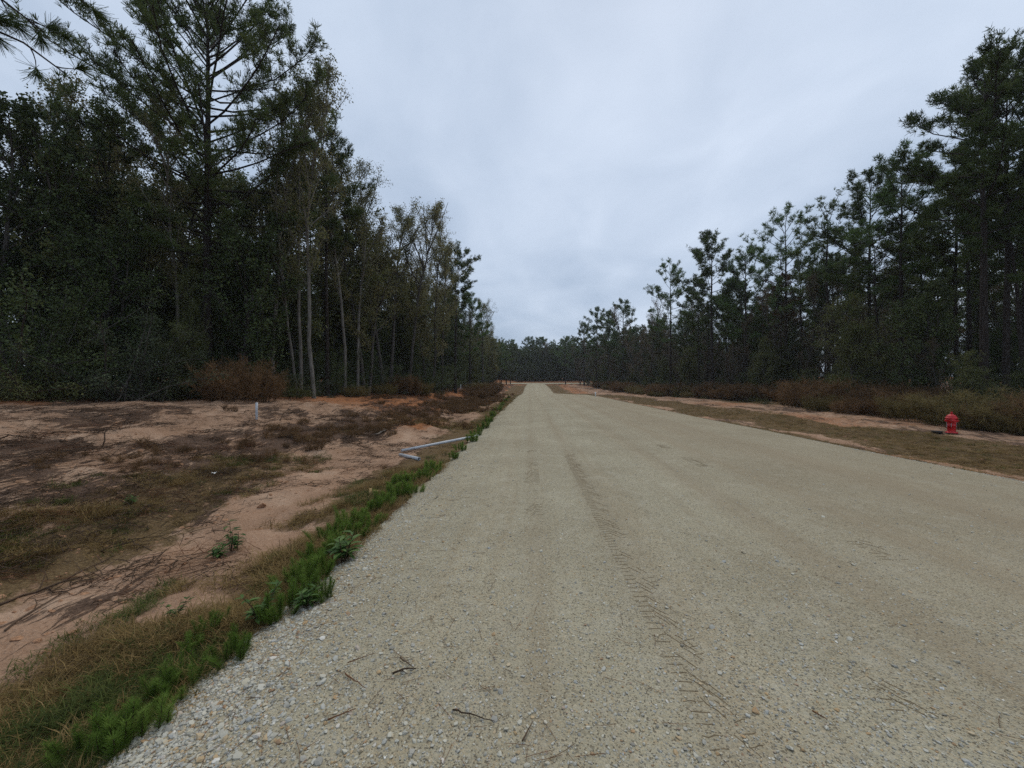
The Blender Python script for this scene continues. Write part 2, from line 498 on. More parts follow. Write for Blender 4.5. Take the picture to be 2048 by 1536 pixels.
# ------------------------------------------------------------------ geometry-node scatter (for stuff nobody could count)
def scatter(name, pts, rot, scl, idx, sources):
    me = bpy.data.meshes.new(name)
    pts = np.asarray(pts, np.float32)
    me.vertices.add(len(pts)); me.vertices.foreach_set('co', pts.ravel())
    a = me.attributes.new('rot', 'FLOAT_VECTOR', 'POINT'); a.data.foreach_set('vector', np.asarray(rot, np.float32).ravel())
    a = me.attributes.new('scl', 'FLOAT_VECTOR', 'POINT'); a.data.foreach_set('vector', np.asarray(scl, np.float32).ravel())
    a = me.attributes.new('idx', 'INT', 'POINT'); a.data.foreach_set('value', np.asarray(idx, np.int32).ravel())
    o = link(name, me)
    tag(o, kind='stuff')
    ng = bpy.data.node_groups.new(name, 'GeometryNodeTree')
    ng.interface.new_socket('Geometry', in_out='INPUT', socket_type='NodeSocketGeometry')
    ng.interface.new_socket('Geometry', in_out='OUTPUT', socket_type='NodeSocketGeometry')
    gi = ng.nodes.new('NodeGroupInput'); go = ng.nodes.new('NodeGroupOutput')
    def named(nm, typ):
        n = ng.nodes.new('GeometryNodeInputNamedAttribute'); n.data_type = typ
        n.inputs['Name'].default_value = nm
        return n.outputs['Attribute']
    ar, as_, ai = named('rot', 'FLOAT_VECTOR'), named('scl', 'FLOAT_VECTOR'), named('idx', 'INT')
    jn = ng.nodes.new('GeometryNodeJoinGeometry')
    for k, src in enumerate(sources):
        oi = ng.nodes.new('GeometryNodeObjectInfo')
        oi.inputs['Object'].default_value = src
        oi.inputs['As Instance'].default_value = False
        cmp_ = ng.nodes.new('FunctionNodeCompare'); cmp_.data_type = 'INT'; cmp_.operation = 'EQUAL'
        ii = [s for s in cmp_.inputs if s.type == 'INT']
        ng.links.new(ai, ii[0]); ii[1].default_value = k
        ip = ng.nodes.new('GeometryNodeInstanceOnPoints')
        ng.links.new(gi.outputs[0], ip.inputs['Points'])
        ng.links.new(cmp_.outputs[0], ip.inputs['Selection'])
        ng.links.new(oi.outputs['Geometry'], ip.inputs['Instance'])
        ng.links.new(ar, ip.inputs['Rotation'])
        ng.links.new(as_, ip.inputs['Scale'])
        ng.links.new(ip.outputs[0], jn.inputs[0])
    ng.links.new(jn.outputs[0], go.inputs[0])
    md = o.modifiers.new('scatter', 'NODES')
    md.node_group = ng
    return o

def source(name, me):
    return bpy.data.objects.new(name, me)      # never linked to the scene

# ------------------------------------------------------------------ ground sheet
def build_ground():
    th = np.concatenate([np.linspace(-180, -64, 50)[:-1], np.linspace(-64, 64, 520), np.linspace(64, 180, 50)[1:-1]])
    rr = np.concatenate([[0.0, .4], np.geomspace(.8, 170, 480), [200, 260, 350, 500]])
    T, RR = np.meshgrid(np.radians(th), rr)
    X = np.sin(T) * RR; Y = np.cos(T) * RR
    Z = ground_z(X, Y)
    dl = XL(Y) - X; dr = X - XR(Y)
    n = fbm(X * .35, Y * .35, 71); n2 = fbm(X * .9, Y * .6, 83); n3 = fbm(X * .16, Y * .16, 91)
    tl = X - XTL(Y); tr = XTR(Y) - X       # metres in front of the treelines
    left = dl > 0
    wob = (fbm(X * .42, Y * .28, 15, 4) - .5)
    dl0, dr0 = dl, dr
    dl = np.where(dl > .6, dl + 2.2 * wob, dl); dr = np.where(dr > .3, dr + 3.0 * wob, dr)
    # orange dirt: near the treeline, along the far half of the left bank, at the junction bank
    org = np.where(left, .9 * (1 - sstep(.3, 4.0, tl)) + .75 * sstep(13, 22, Y) * sstep(3, 5, dl) + .9 * (n3 - .34), .34 + .8 * (n3 - .45) + .4 * (1 - sstep(0, 4, tr)))
    org = org + .9 * np.exp(-((X + 3.5) / .8) ** 2 - ((Y - 14.8) / 1.6) ** 2)
    org = np.where(Y > 118, .95, org)
    # plant litter
    lit = np.where(left, .22 + 1.2 * (n2 - .45) + .42 * np.exp(-((dl - 4.6) / 1.2) ** 2) * sstep(3.5, 9, Y) + .25 * (fbm(dl * 1.6, Y * .35, 19, 3) - .45) * 2, .42 + 1.0 * (n2 - .5))
    lit = np.where(left & (dl > 1.5) & (dl < 2.9), lit - .25, lit)
    lit = lit + np.where(left, .55 * (1 - sstep(-.5, 1.0, tl)), .7 * (1 - sstep(-.5, 2.5, tr)))
    # grass mat
    gr = np.where(left, .95 * np.exp(-((dl - .75) / .75) ** 2) + .85 * np.exp(-((dl - 3.7) / .9) ** 2) * (1 - sstep(7, 11, Y)) + .5 * (n - .5),
                  .95 * sstep(1.0, 2.0, dr) * (1 - sstep(4.2, 5.2, dr)) + .5 * sstep(9.0, 10, dr) + .6 * np.exp(-((dr - .2) / .5) ** 2) + .9 * (n - .5) + .15)
    # wheel ruts on the right stay bare
    for dd in (5.0, 6.8):
        s = dr0 + .8 * (fbm(Y * .08, Y * 0 + 7.0, 37, 2) - .5) - dd
        gr = gr - .5 * np.exp(-(s / .5) ** 2) * (dr > 2)
    nar = sstep(60, 66, Y)
    gr = np.where(nar > 0, gr * (1 - nar) + nar * np.where(left, .9 * (dl < 3.5), .95 * (dr < 3.2)), gr)
    org = np.where(~left & (nar > 0), np.maximum(org, nar * .62 * sstep(2.4, 3.4, dr) * (1 - sstep(5.5, 8, dr))), org)
    gr = np.where(Y > 118, 0, gr); lit = np.where(Y > 118, .1, lit)
    gr = np.where((tl < -1) & left, 0, gr)
    mask = np.stack([np.clip(org, 0, 1), np.clip(lit, 0, 1), np.clip(gr, 0, 1), np.ones_like(org)], -1).reshape(-1, 4)
    nr, nt_ = X.shape
    i = np.arange(nr - 1)[:, None] * nt_; j = np.arange(nt_)[None, :]; k = (j + 1) % nt_
    f = np.stack([i + j, i + nt_ + j, i + nt_ + k, i + k], -1).reshape(-1, 4)
    f = f[:, ::-1]
    me = mesh_from('ground', np.stack([X, Y, Z], -1).reshape(-1, 3), f[:, ::-1], MAT['ground'], None, True)
    a = me.attributes.new('mask', 'FLOAT_COLOR', 'POINT'); a.data.foreach_set('color', mask.astype(np.float32).ravel())
    return tag(link('ground', me), kind='structure')
build_ground()

def build_road():
    Y = np.concatenate([np.linspace(-15, .5, 20)[:-1], np.geomspace(.5, JY0 + 3, 420)])
    u = np.concatenate([[-.035, -.02, -.01], np.linspace(0, 1, 170), [1.01, 1.02, 1.035]])
    YY, U = np.meshgrid(Y, u, indexing='ij')
    XX = XL(YY) + U * (XR(YY) - XL(YY))
    rag = (fbm(YY * 3.1, YY * 0 + 1.5 + U, 61, 3) - .5) * .3
    XX = XX + np.where(U < .02, rag, 0) + np.where(U > .98, rag, 0)
    Z = road_z(XX, YY)
    low = ground_z(XX, YY) - .02
    Z = np.where((U < -.03) | (U > 1.03), np.minimum(low, Z), Z)
    nr, nc = XX.shape
    i = np.arange(nr - 1)[:, None] * nc; j = np.arange(nc - 1)[None, :]
    f = np.stack([i + j, i + j + 1, i + nc + j + 1, i + nc + j], -1).reshape(-1, 4)
    me = mesh_from('gravel_road', np.stack([XX, YY, Z], -1).reshape(-1, 3), f, MAT['road'], None, True)
    wear = 1.0 * sstep(2.8, 7.0, XX - XL(YY)) * (.55 + .9 * (fbm((XX - .062 * YY) * .9, YY * .06, 47, 4) - .35))
    for (x0, sl, wd) in ((.87, .045, .16), (2.5, .05, .2), (.05, .045, .14), (3.6, .06, .25), (5.3, .065, .3)):
        wear = wear + .5 * np.exp(-((XX - x0 - sl * YY) / wd) ** 2) * (.4 + fbm(YY * .35, YY * 0 + x0, 48, 3))
    a = me.attributes.new('wear', 'FLOAT', 'POINT'); a.data.foreach_set('value', np.clip(wear, 0, 1).astype(np.float32).ravel())
    a = me.attributes.new('edge', 'FLOAT', 'POINT'); a.data.foreach_set('value', (XX - XL(YY)).astype(np.float32).ravel())
    tag(link('gravel_road', me), kind='structure')
    # the crossing road at the far end
    xs = np.linspace(-14, 45, 120); ys = np.linspace(JY0 + 1.2, JY1, 14)
    A, B = np.meshgrid(xs, ys)
    flare = .9 * np.exp(-((A - 7.8) / 5) ** 2)
    B = B - np.where(B < JY0 + 2, flare * 3, 0)
    zz_ = rise_z(B) + .04
    n_, m_ = A.shape
    i = np.arange(n_ - 1)[:, None] * m_; j = np.arange(m_ - 1)[None, :]
    f = np.stack([i + j, i + j + 1, i + m_ + j + 1, i + m_ + j], -1).reshape(-1, 4)
    me = mesh_from('crossing_road', np.stack([A, B, zz_], -1).reshape(-1, 3), f, MAT['road'], None, True)
    tag(link('crossing_road', me), kind='structure')
build_road()

# ------------------------------------------------------------------ tree builders
def bend(rng, p0, d0, L, n, up=0.0, wob=.1):
    """a curved limb: n points from p0, starting along d0, with an upward pull and some wobble"""
    p = [np.array(p0, float)]; d = np.array(d0, float)
    for i in range(n - 1):
        d = unit(d + np.array([0, 0, up / n]) + rng.normal(0, wob, 3))
        p.append(p[-1] + d * L / (n - 1))
    return np.array(p), d

def needles(mb, rng, P, D, per, ln, wd, spread=.75, tbase=None):
    """needle tufts: P (T,3) places, D (T,3) directions; per thin triangles each"""
    T = len(P)
    if T == 0: return
    P = np.repeat(P, per, 0); D = np.repeat(D, per, 0)
    d = unit(D + rng.normal(0, spread, P.shape) * np.array([1, 1, .9]))
    L = ln * rng.uniform(.7, 1.15, (T * per, 1))
    w = unit(np.cross(d, rng.normal(0, 1, P.shape))) * wd
    tip = P + d * L
    V = np.stack([P - w * .5, P + w * .5, tip + w * .35, tip - w * .35], 1).reshape(-1, 3)
    b = np.arange(T * per)[:, None] * 4
    f = np.concatenate([b + [[0, 1, 2]], b + [[0, 2, 3]]], 0)
    tt = rng.uniform(0, 1, T) if tbase is None else tbase
    tt = np.clip(np.repeat(tt, per) + rng.normal(0, .12, T * per), 0, 1)
    mb.add(V, f, np.repeat(tt, 4))

def leaves(mb, rng, P, size, droop=.2, aspect=.5, tint=None):
    T = len(P)
    if T == 0: return
    d = unit(rng.normal(0, 1, P.shape) - np.array([0, 0, droop]))
    w = unit(np.cross(d, rng.normal(0, 1, P.shape)))
    L = size * rng.uniform(.6, 1.3, (T, 1)); w = w * L * aspect * .5
    V = np.stack([P, P + d * L * .5 + w, P + d * L, P + d * L * .5 - w], 1).reshape(-1, 3)
    b = np.arange(T)[:, None] * 4
    f = np.concatenate([b + [[0, 1, 2]], b + [[0, 2, 3]]], 0)
    t = rng.uniform(0, 1, T) if tint is None else tint
    mb.add(V, f, np.repeat(t, 4))

def make_pine(seed, H, r0, cb, W, limbs, tufts=6, per=11, ln=.30, wd=.02, flat=0, dead=10, sway=.25, prof='cone', sub=8, dens=.8):
    """trunk+limbs mesh and needle crown mesh of a loblolly-like pine"""
    rng = np.random.default_rng(seed)
    tb, cbm = MB(), MB()
    n = 16
    t = np.linspace(0, 1, n)
    ax = np.stack([np.cumsum(rng.normal(0, sway / n * 1.2, n)), np.cumsum(rng.normal(0, sway / n * 1.2, n)), t * H], -1)
    ax[0, :2] = 0
    ax[0, 2] = -.3
    rad = r0 * ((1 - t) ** .75 * .93 + .03); rad[0] *= 1.35; rad[1] *= 1.02
    tb.tube(ax, rad, 10)
    def at(s):
        return np.array([np.interp(s, t, ax[:, k]) for k in range(3)])
    P, D, TT = [], [], []
    ga = rng.uniform(0, 6.28)
    for i in range(limbs):
        q = (i + rng.uniform(0, .9)) / limbs                # 0 at crown base .. 1 at the top
        s = cb + (1 - cb) * q * .985
        if prof == 'cone': L = W * max(.12, 1 - (q * .99) ** 2.2) ** .55 * min(1, q * 1.6 + .45)
        elif prof == 'flat': L = W * (.55 + .55 * q) * (1 if q < .93 else .65)
        else: L = W * max(.14, math.sin(math.pi * (q * .88 + .10))) ** .6
        L *= rng.uniform(.6, 1.15)
        ga += 2.4 + rng.normal(0, .35)
        el = R(np.interp(q, [0, .4, .8, 1], [2, 16, 36, 66]) + rng.normal(0, 9)) * (1 - .5 * flat)
        d0 = np.array([math.cos(ga) * math.cos(el), math.sin(ga) * math.cos(el), math.sin(el)])
        pts, dend = bend(rng, at(s), d0, L, 6, .5, .09)
        rb = min(r0 * .32 * (1 - s * .5), .012 + L * .016)
        tb.tube(pts, rb * np.linspace(1, .3, 6), 4)
        # side shoots
        ns = max(3, int(L * sub * .55))
        for k in range(ns):
            f = rng.uniform(.3, 1.0) ** .8
            o = np.array([np.interp(f * 5, np.arange(6), pts[:, c]) for c in range(3)])
            side = unit(np.cross(dend, [0, 0, 1.0]) * rng.choice([-1, 1]) + dend * rng.uniform(.3, 1.3) + np.array([0, 0, rng.uniform(.0, .6)]))
            l2 = rng.uniform(.28, .6) * (.55 + .3 * L) * (1.15 - .5 * f)
            sp, sd = bend(rng, o, side, l2, 4, .5, .15)
            tb.tube(sp, np.array([.014, .011, .009, .006]) * (.6 + .1 * L), 3)
            m = max(2, int(rng.poisson(tufts * dens) ))
            ff = rng.uniform(.35, 1.0, m)
            pp = np.stack([np.interp(ff * 3, np.arange(4), sp[:, c]) for c in range(3)], -1) + rng.normal(0, .13, (m, 3)) + np.array([0, 0, .03])
            P.append(pp); D.append(np.repeat(unit(sd + np.array([0, 0, .55]))[None], m, 0) + rng.normal(0, .35, (m, 3)))
            TT.append(np.clip(rng.normal(.5, .25) + rng.normal(0, .12, m), 0, 1))
    for i in range(dead):                                   # bare stubs below the crown
        s = rng.uniform(cb * .35, cb * 1.05)
        ga = rng.uniform(0, 6.28)
        d0 = np.array([math.cos(ga), math.sin(ga), rng.uniform(-.35, .25)])
        pts, _ = bend(rng, at(s), unit(d0), rng.uniform(.4, 2.2), 4, -.1, .15)
        tb.tube(pts, np.array([.022, .017, .011, .005]), 3)
    needles(cbm, rng, np.concatenate(P), unit(np.concatenate(D)), per, ln, wd, .62, np.concatenate(TT))
    return tb, cbm

def make_leafy(seed, H, r0, stems, cb, W, nl, twigs, lf, size, lean=0.0, up=.8, el0=48, droop=.2, aspect=.55, r_leaf=.12, bare=0):
    """slender broadleaf: ascending limbs, twigs and small leaves"""
    rng = np.random.default_rng(seed)
    tb, lb = MB(), MB()
    P, TT = [], []
    for s_ in range(stems):
        h = H * (1 if s_ == 0 else rng.uniform(.7, .95))
        n = 12
        a = rng.uniform(0, 6.28)
        ln_ = lean if s_ == 0 else rng.uniform(.06, .2)
        d0 = unit(np.array([math.cos(a) * ln_, math.sin(a) * ln_, 1.0]))
        base = np.array([rng.normal(0, .12), rng.normal(0, .12), -.25]) * (0 if stems == 1 else 1) + np.array([0, 0, -.25 if stems == 1 else 0])
        ax, _ = bend(rng, base, d0, h, n, .25, .05)
        r = r0 * (1 if s_ == 0 else .8)
        tb.tube(ax, r * (np.linspace(1, .08, n) ** .85), 7)
        for i in range(nl):
            q = (i + rng.uniform(0, 1)) / nl
            s = cb + (1 - cb) * q
            o = np.array([np.interp(s * (n - 1), np.arange(n), ax[:, c]) for c in range(3)])
            L = W * (math.sin(math.pi * (q * .8 + .14)) ** .8) * rng.uniform(.6, 1.2)
            ga = rng.uniform(0, 6.28)
            el = R(el0 + rng.normal(0, 10) + 14 * q)
            d0 = np.array([math.cos(ga) * math.cos(el), math.sin(ga) * math.cos(el), math.sin(el)])
            pts, de = bend(rng, o, d0, L, 6, .3 * up, .11)
            tb.tube(pts, min(r * .45, .010 + L * .011) * np.linspace(1, .25, 6), 4)
            for k in range(twigs):
                f = rng.uniform(.25, 1)
                o2 = np.array([np.interp(f * 5, np.arange(6), pts[:, c]) for c in range(3)])
                tw, _ = bend(rng, o2, unit(de * .7 + rng.normal(0, .6, 3) + [0, 0, .15]), rng.uniform(.3, .75) * (.45 + .25 * L), 5, .1, .2)
                tb.tube(tw, np.linspace(.009, .003, 5) * (.7 + .12 * L), 3)
                m = int(rng.poisson(lf)) if rng.random() > bare else 0
                if m:
                    ff = rng.uniform(.1, 1.0, m)
                    pp = np.stack([np.interp(ff * 4, np.arange(5), tw[:, c]) for c in range(3)], -1) + rng.normal(0, r_leaf, (m, 3))
                    P.append(pp)
                    TT.append(np.clip(rng.normal(.5, .27) + rng.normal(0, .15, m), 0, 1))
    leaves(lb, rng, np.concatenate(P), size, droop, aspect, np.concatenate(TT))
    return tb, lb

def make_shrub(seed, H, W, stems, shoots, lf, size, arch=.6, aspect=.45, r_leaf=.10):
    """bushy evergreen: arching stems thick with small leaves from the ground up"""
    rng = np.random.default_rng(seed)
    tb, lb = MB(), MB()
    P, TT = [], []
    for i in range(stems):
        a = rng.uniform(0, 6.28); o = np.array([rng.normal(0, .14 * W), rng.normal(0, .14 * W), -.1])
        tilt = rng.uniform(.05, .9)
        d0 = unit(np.array([math.cos(a) * tilt * W / H * 1.5, math.sin(a) * tilt * W / H * 1.5, 1]))
        L = H * rng.uniform(.6, 1.12)
        pts, de = bend(rng, o, d0, L, 8, -arch * tilt * 1.6, .1)
        tb.tube(pts, np.linspace(.03, .006, 8) * (.5 + H * .12), 4)
        for k in range(shoots):
            f = rng.uniform(.12, 1)
            o2 = np.array([np.interp(f * 7, np.arange(8), pts[:, c]) for c in range(3)])
            sd = unit(rng.normal(0, 1, 3) * [1, 1, .5] + [0, 0, .25] + de * .4)
            tw, _ = bend(rng, o2, sd, rng.uniform(.25, .6) * (.3 + .3 * H * (1.15 - f)), 4, -.35, .15)
            tb.tube(tw, np.linspace(.008, .002, 4), 3)
            m = int(rng.poisson(lf))
            ff = rng.uniform(.1, 1, m)
            pp = np.stack([np.interp(ff * 3, np.arange(4), tw[:, c]) for c in range(3)], -1) + rng.normal(0, r_leaf, (m, 3))
            pp[:, 2] = np.maximum(pp[:, 2], .02)
            P.append(pp); TT.append(np.clip(rng.normal(.5, .27) + rng.normal(0, .15, m), 0, 1))
    leaves(lb, rng, np.concatenate(P), size, .25, aspect, np.concatenate(TT))
    return tb, lb

def make_brush(seed, H, W, stems, wisps):
    """dry wispy weeds: many fine stems that fan out and end in feathery brown sprays"""
    rng = np.random.default_rng(seed)
    tb, lb = MB(), MB()
    P, D, TT = [], [], []
    for i in range(stems):
        rr = W * math.sqrt(rng.uniform(0, 1)) * .55; a = rng.uniform(0, 6.28)
        o = np.array([math.cos(a) * rr, math.sin(a) * rr, -.05])
        d0 = unit(np.array([math.cos(a) * .35 * rr / W * 2, math.sin(a) * .35 * rr / W * 2, 1]) + rng.normal(0, .12, 3))
        L = H * rng.uniform(.55, 1.05) * (1 - .35 * (rr / W))
        pts, de = bend(rng, o, d0, L, 6, -.15, .07)
        tb.tube(pts, np.linspace(.008, .002, 6), 3)
        f = rng.uniform(.15, 1.0, wisps)
        pp = np.stack([np.interp(f * 5, np.arange(6), pts[:, c]) for c in range(3)], -1)
        P.append(pp); D.append(unit(rng.normal(0, .7, (wisps, 3)) + [0, 0, .8])); TT.append(np.clip(rng.normal(.5, .2) + rng.normal(0, .1, wisps), 0, 1))
    needles(lb, rng, np.concatenate(P), np.concatenate(D), 3, .20 + .05 * H, .009, .45, np.concatenate(TT))
    return tb, lb

PROTO = {}
def proto(key, builder, wood, leafm, H):
    """keeps the two meshes of a plant kind: the woody part and the foliage"""
    a, b = builder
    H = max(float(np.concatenate(a.v)[:, 2].max()), float(np.percentile(np.concatenate(b.v)[:, 2], 99.7)))
    PROTO[key] = (a.mesh(key + '_wood', MAT[wood], True), b.mesh(key + '_leaf', MAT[leafm]), H)

def plant(key, name, wood_name, leaf_name, x, y, H, label, cat, group=None, rz=None, lean=(0, 0), wide=1.0, z=None):
    wm, lm, H0 = PROTO[key]
    s = H / H0
    e = bpy.data.objects.new(name, None)
    e.empty_display_size = .3
    COL.objects.link(e)
    e.location = (x, y, gz(x, y) if z is None else z)
    e.rotation_mode = 'ZYX'
    e.rotation_euler = (R(lean[1]), R(lean[0]), random.uniform(0, 6.28) if rz is None else rz)
    e.scale = (s * wide, s * wide, s)
    tag(e, label, cat, group)
    link(wood_name, wm, e); link(leaf_name, lm, e)
    return e
random.seed(5)

# ------------------------------------------------------------------ plant kinds
proto('big_pine', make_pine(1, 21, .27, .34, 6.6, 84, tufts=10, per=10, ln=.27, wd=.022, prof='broad', dead=12, sub=6), 'pine_bark', 'needles', 21)
proto('pine_tall', make_pine(2, 19, .21, .46, 4.6, 42, tufts=6, per=13, ln=.27, wd=.024, prof='broad', dead=16), 'pine_bark', 'needles', 19)
proto('pine_slim', make_pine(3, 18, .16, .54, 3.5, 34, tufts=6, per=13, ln=.27, wd=.024, prof='broad', dead=14), 'pine_bark', 'needles', 18)
proto('pine_round', make_pine(4, 17, .19, .46, 4.6, 38, tufts=6, per=13, ln=.28, wd=.026, prof='cone', dead=14), 'pine_bark', 'needles', 17)
proto('pine_open', make_pine(5, 18, .18, .42, 4.9, 32, tufts=6, per=12, ln=.32, wd=.026, prof='cone', dead=18, sub=5), 'pine_bark', 'needles_fresh', 18)
proto('pine_flat', make_pine(6, 18, .20, .66, 3.6, 40, tufts=8, per=11, ln=.27, wd=.026, prof='flat', flat=.8, dead=14, sub=8), 'pine_bark', 'needles', 18)
proto('pine_fresh', make_pine(7, 17, .18, .36, 4.6, 40, tufts=6, per=10, ln=.30, wd=.028, prof='cone', dead=10), 'pine_bark', 'needles_fresh', 17)
proto('pine_rust', make_pine(8, 16, .16, .50, 3.6, 28, tufts=4, per=9, ln=.25, wd=.024, prof='broad', dead=20), 'pine_bark', 'needles_dead', 16)
def near_pine():
    rng = np.random.default_rng(9)
    tb, cb_ = MB(), MB()
    t = np.linspace(0, 1, 12)
    ax = np.stack([.15 * np.sin(t * 3), .1 * np.sin(t * 4), t * 11 - .3 * (t == 0)], -1)
    tb.tube(ax, .17 * (1 - t) ** .8 + .01, 10)
    P, D, T = [], [], []
    ends = [((4.32, .3, 4.95), 6.3), ((3.75, .5, 5.75), 6.7), ((4.5, .4, 6.15), 7.2)]
    for k in range(14):
        a_ = rng.uniform(.6, 5.7); ends.append(((1.9 * math.cos(a_), 1.9 * math.sin(a_), 5.4 + k * .4), 5.0 + k * .4))
    for e_, z0 in ends:
        u = np.linspace(0, 1, 9)[:, None]
        A = np.array([0, 0, z0 + .2]); B = np.array(e_)
        pts = A * (1 - u) + B * u + np.array([0, 0, 1]) * (.45 * np.sin(u * math.pi)) + rng.normal(0, .05, (9, 3)) * u
        tb.tube(pts, np.linspace(.045, .009, 9), 5)
        dB = unit(pts[-1] - pts[-3])
        for k in range(6):
            f = rng.uniform(.72, 1.0)
            o = np.array([np.interp(f * 8, np.arange(9), pts[:, c]) for c in range(3)])
            sd = unit(dB + rng.normal(0, .55, 3) + [0, 0, -.1])
            sp, d2 = bend(rng, o, sd, rng.uniform(.15, .45), 5, .2, .15)
            tb.tube(sp, np.linspace(.010, .004, 5), 4)
            m = rng.integers(3, 7)
            ff = rng.uniform(.55, 1, m); ff[0] = 1
            pp = np.stack([np.interp(ff * 4, np.arange(5), sp[:, c]) for c in range(3)], -1)
            P.append(pp); D.append(np.repeat(d2[None], m, 0)); T.append(rng.uniform(.2, .8, m))
    needles(cb_, rng, np.concatenate(P), np.concatenate(D), 44, .20, .0055, .55, np.concatenate(T))
    return tb, cb_
proto('pine_near', near_pine(), 'pine_bark', 'needles', 11)
proto('pale_tall', make_leafy(11, 17, .11, 1, .34, 2.8, 34, 10, 17, .105, lean=.02, el0=56), 'pale_bark', 'leaf_sage', 17)
proto('pale_twin', make_leafy(12, 16, .10, 2, .32, 2.6, 26, 10, 16, .105, lean=.03, el0=58), 'pale_bark', 'leaf_sage', 16)
proto('pale_broad', make_leafy(13, 16, .16, 1, .38, 4.4, 30, 14, 28, .115, lean=.02, el0=50), 'grey_bark', 'leaf_sage', 16)
proto('grey_mid', make_leafy(14, 14, .12, 2, .22, 3.3, 26, 12, 24, .11, lean=.05, el0=46), 'grey_bark', 'leaf_sage', 14)
proto('oak_dark', make_leafy(15, 15, .18, 2, .16, 3.9, 30, 14, 21, .165, lean=.05, el0=34), 'grey_bark', 'leaf_dark', 15)
proto('oak_green', make_leafy(19, 13, .16, 2, .14, 3.8, 28, 13, 19, .165, lean=.05, el0=36), 'grey_bark', 'leaf_olive', 13)
proto('pine_rough', make_pine(10, 18, .19, .38, 4.2, 30, tufts=5, per=13, ln=.30, wd=.024, prof='broad', dead=26, sway=.6, sub=5), 'pine_bark', 'needles', 18)
proto('oak_low', make_leafy(16, 9, .12, 3, .08, 2.8, 24, 11, 18, .145, lean=.1, el0=26), 'grey_bark', 'leaf_dark', 9)
proto('brown_tree', make_leafy(17, 11, .10, 2, .18, 2.6, 24, 10, 15, .09, lean=.06, el0=45, bare=.35), 'grey_bark', 'leaf_brown', 11)
proto('olive_tree', make_leafy(18, 8, .10, 3, .06, 2.4, 26, 11, 24, .10, lean=.08, el0=30), 'grey_bark', 'leaf_olive', 8)
proto('shrub_dark', make_shrub(21, 4, 3.2, 22, 20, 20, .085), 'grey_bark', 'leaf_dark', 4)
proto('shrub_blue', make_shrub(22, 4, 3.6, 26, 20, 18, .085, arch=.9, aspect=.35), 'grey_bark', 'leaf_blue', 4)
proto('shrub_low', make_shrub(23, 1.8, 2.2, 18, 12, 14, .07), 'dead_stem', 'leaf_olive', 1.8)
proto('brush_a', make_brush(31, 1.7, 2.3, 130, 34), 'dead_stem', 'brush', 1.7)
proto('brush_b', make_brush(32, 1.6, 2.4, 120, 34), 'dead_stem', 'brush_tan', 1.6)
proto('brush_c', make_brush(33, 1.5, 2.1, 120, 32), 'dead_stem', 'brush', 1.5)

def tree(key, px, Y, ytop, label, cat='pine tree', group=None, name=None, **k):
    """a tree by its trunk's bearing, its distance and the height its top reaches"""
    x = unproj(px, Y)
    H = CAMH + (768 - ytop) / F * Y - gz(x, Y)
    nm = name or ('pine_tree' if 'pine' in key else 'broadleaf_tree')
    return plant(key, nm, 'trunk', 'crown', x, Y, H, label, cat, group, **k)

def ordw(n):
    small = 'first second third fourth fifth sixth seventh eighth ninth tenth eleventh twelfth thirteenth fourteenth fifteenth sixteenth seventeenth eighteenth nineteenth'.split()
    if n < 20: return small[n - 1]
    tens = {2: ('twentieth', 'twenty'), 3: ('thirtieth', 'thirty'), 4: ('fortieth', 'forty'), 5: ('fiftieth', 'fifty'), 6: ('sixtieth', 'sixty'), 7: ('seventieth', 'seventy')}
    d, r = divmod(n, 10)
    return tens[d][0] if r == 0 else tens[d][1] + '-' + small[r - 1]
def number(objs, fmt, key):
    for i, o in enumerate(sorted(objs, key=key)):
        o['label'] = fmt(o, i + 1)
# ---- left edge, named trees
tree('big_pine', 414, 17.0, -95, 'tallest pine of the left wood with thick dark trunk and wide tiered limbs', rz=.6)
plant('pine_near', 'pine_tree', 'trunk', 'crown', -10.35, 4.9, PROTO['pine_near'][2], 'pine beside the sandy bank whose needle sprays hang into the top left corner', 'pine tree', rz=0.0)
tree('pale_tall', 628, 18.4, 125, 'slender pale-barked tree leaning towards the tallest pine, thin grey-green leaves', 'tree', lean=(-5, 0))
tree('pale_twin', 600, 19.6, 150, 'twin-stemmed pale tree right beside the tallest pine', 'tree', lean=(-4, 0))
tree('pale_tall', 545, 18.8, 115, 'thin airy tree filling the gap just right of the tallest pine', 'tree', rz=4.0)
tree('pine_slim', 655, 21.5, 250, 'straight bare-trunked dark pine among the pale thin trees', rz=1.0)
tree('pale_tall', 690, 23.0, 245, 'pale thin tree with wispy crown behind the straight dark pine', 'tree', rz=1.9)
tree('grey_mid', 735, 25.0, 300, 'grey forked tree with rounded airy crown in the left wood', 'tree', rz=.4)
tree('pale_broad', 765, 28.0, 345, 'grey-green tree with drooping outer twigs left of the thick-trunked broad tree', 'tree', rz=3.3)
tree('pale_tall', 716, 24.0, 280, 'airy pale crown rising left of the grey forked tree', 'tree', rz=5.7)
tree('pale_broad', 782, 28.5, 372, 'wide airy crown leaning over the wood edge before the broad spreading tree', 'tree', rz=.9)
tree('pale_broad', 884, 38.5, 500, 'light-leaved tree touching the left side of the flat-topped pine', 'tree', rz=4.4)
tree('pale_broad', 818, 31.0, 415, 'broad spreading broadleaf tree with thick dark trunk near the flat-topped pine', 'tree', rz=5.1)
tree('grey_mid', 858, 35.0, 460, 'airy grey tree standing between the broad tree and the flat-topped pine', 'tree', rz=2.7)
tree('pine_flat', 911, 42.0, 484, 'flat-topped pine with tall bare trunk at the left wood edge', rz=.9)
tree('pine_fresh', 940, 53.0, 585, 'bushy green pine just right of the flat-topped pine', rz=.2)
tree('pale_broad', 966, 66.0, 588, 'small-leaved tree silhouetted against sky at the end of the left wood', 'tree', rz=1.1)
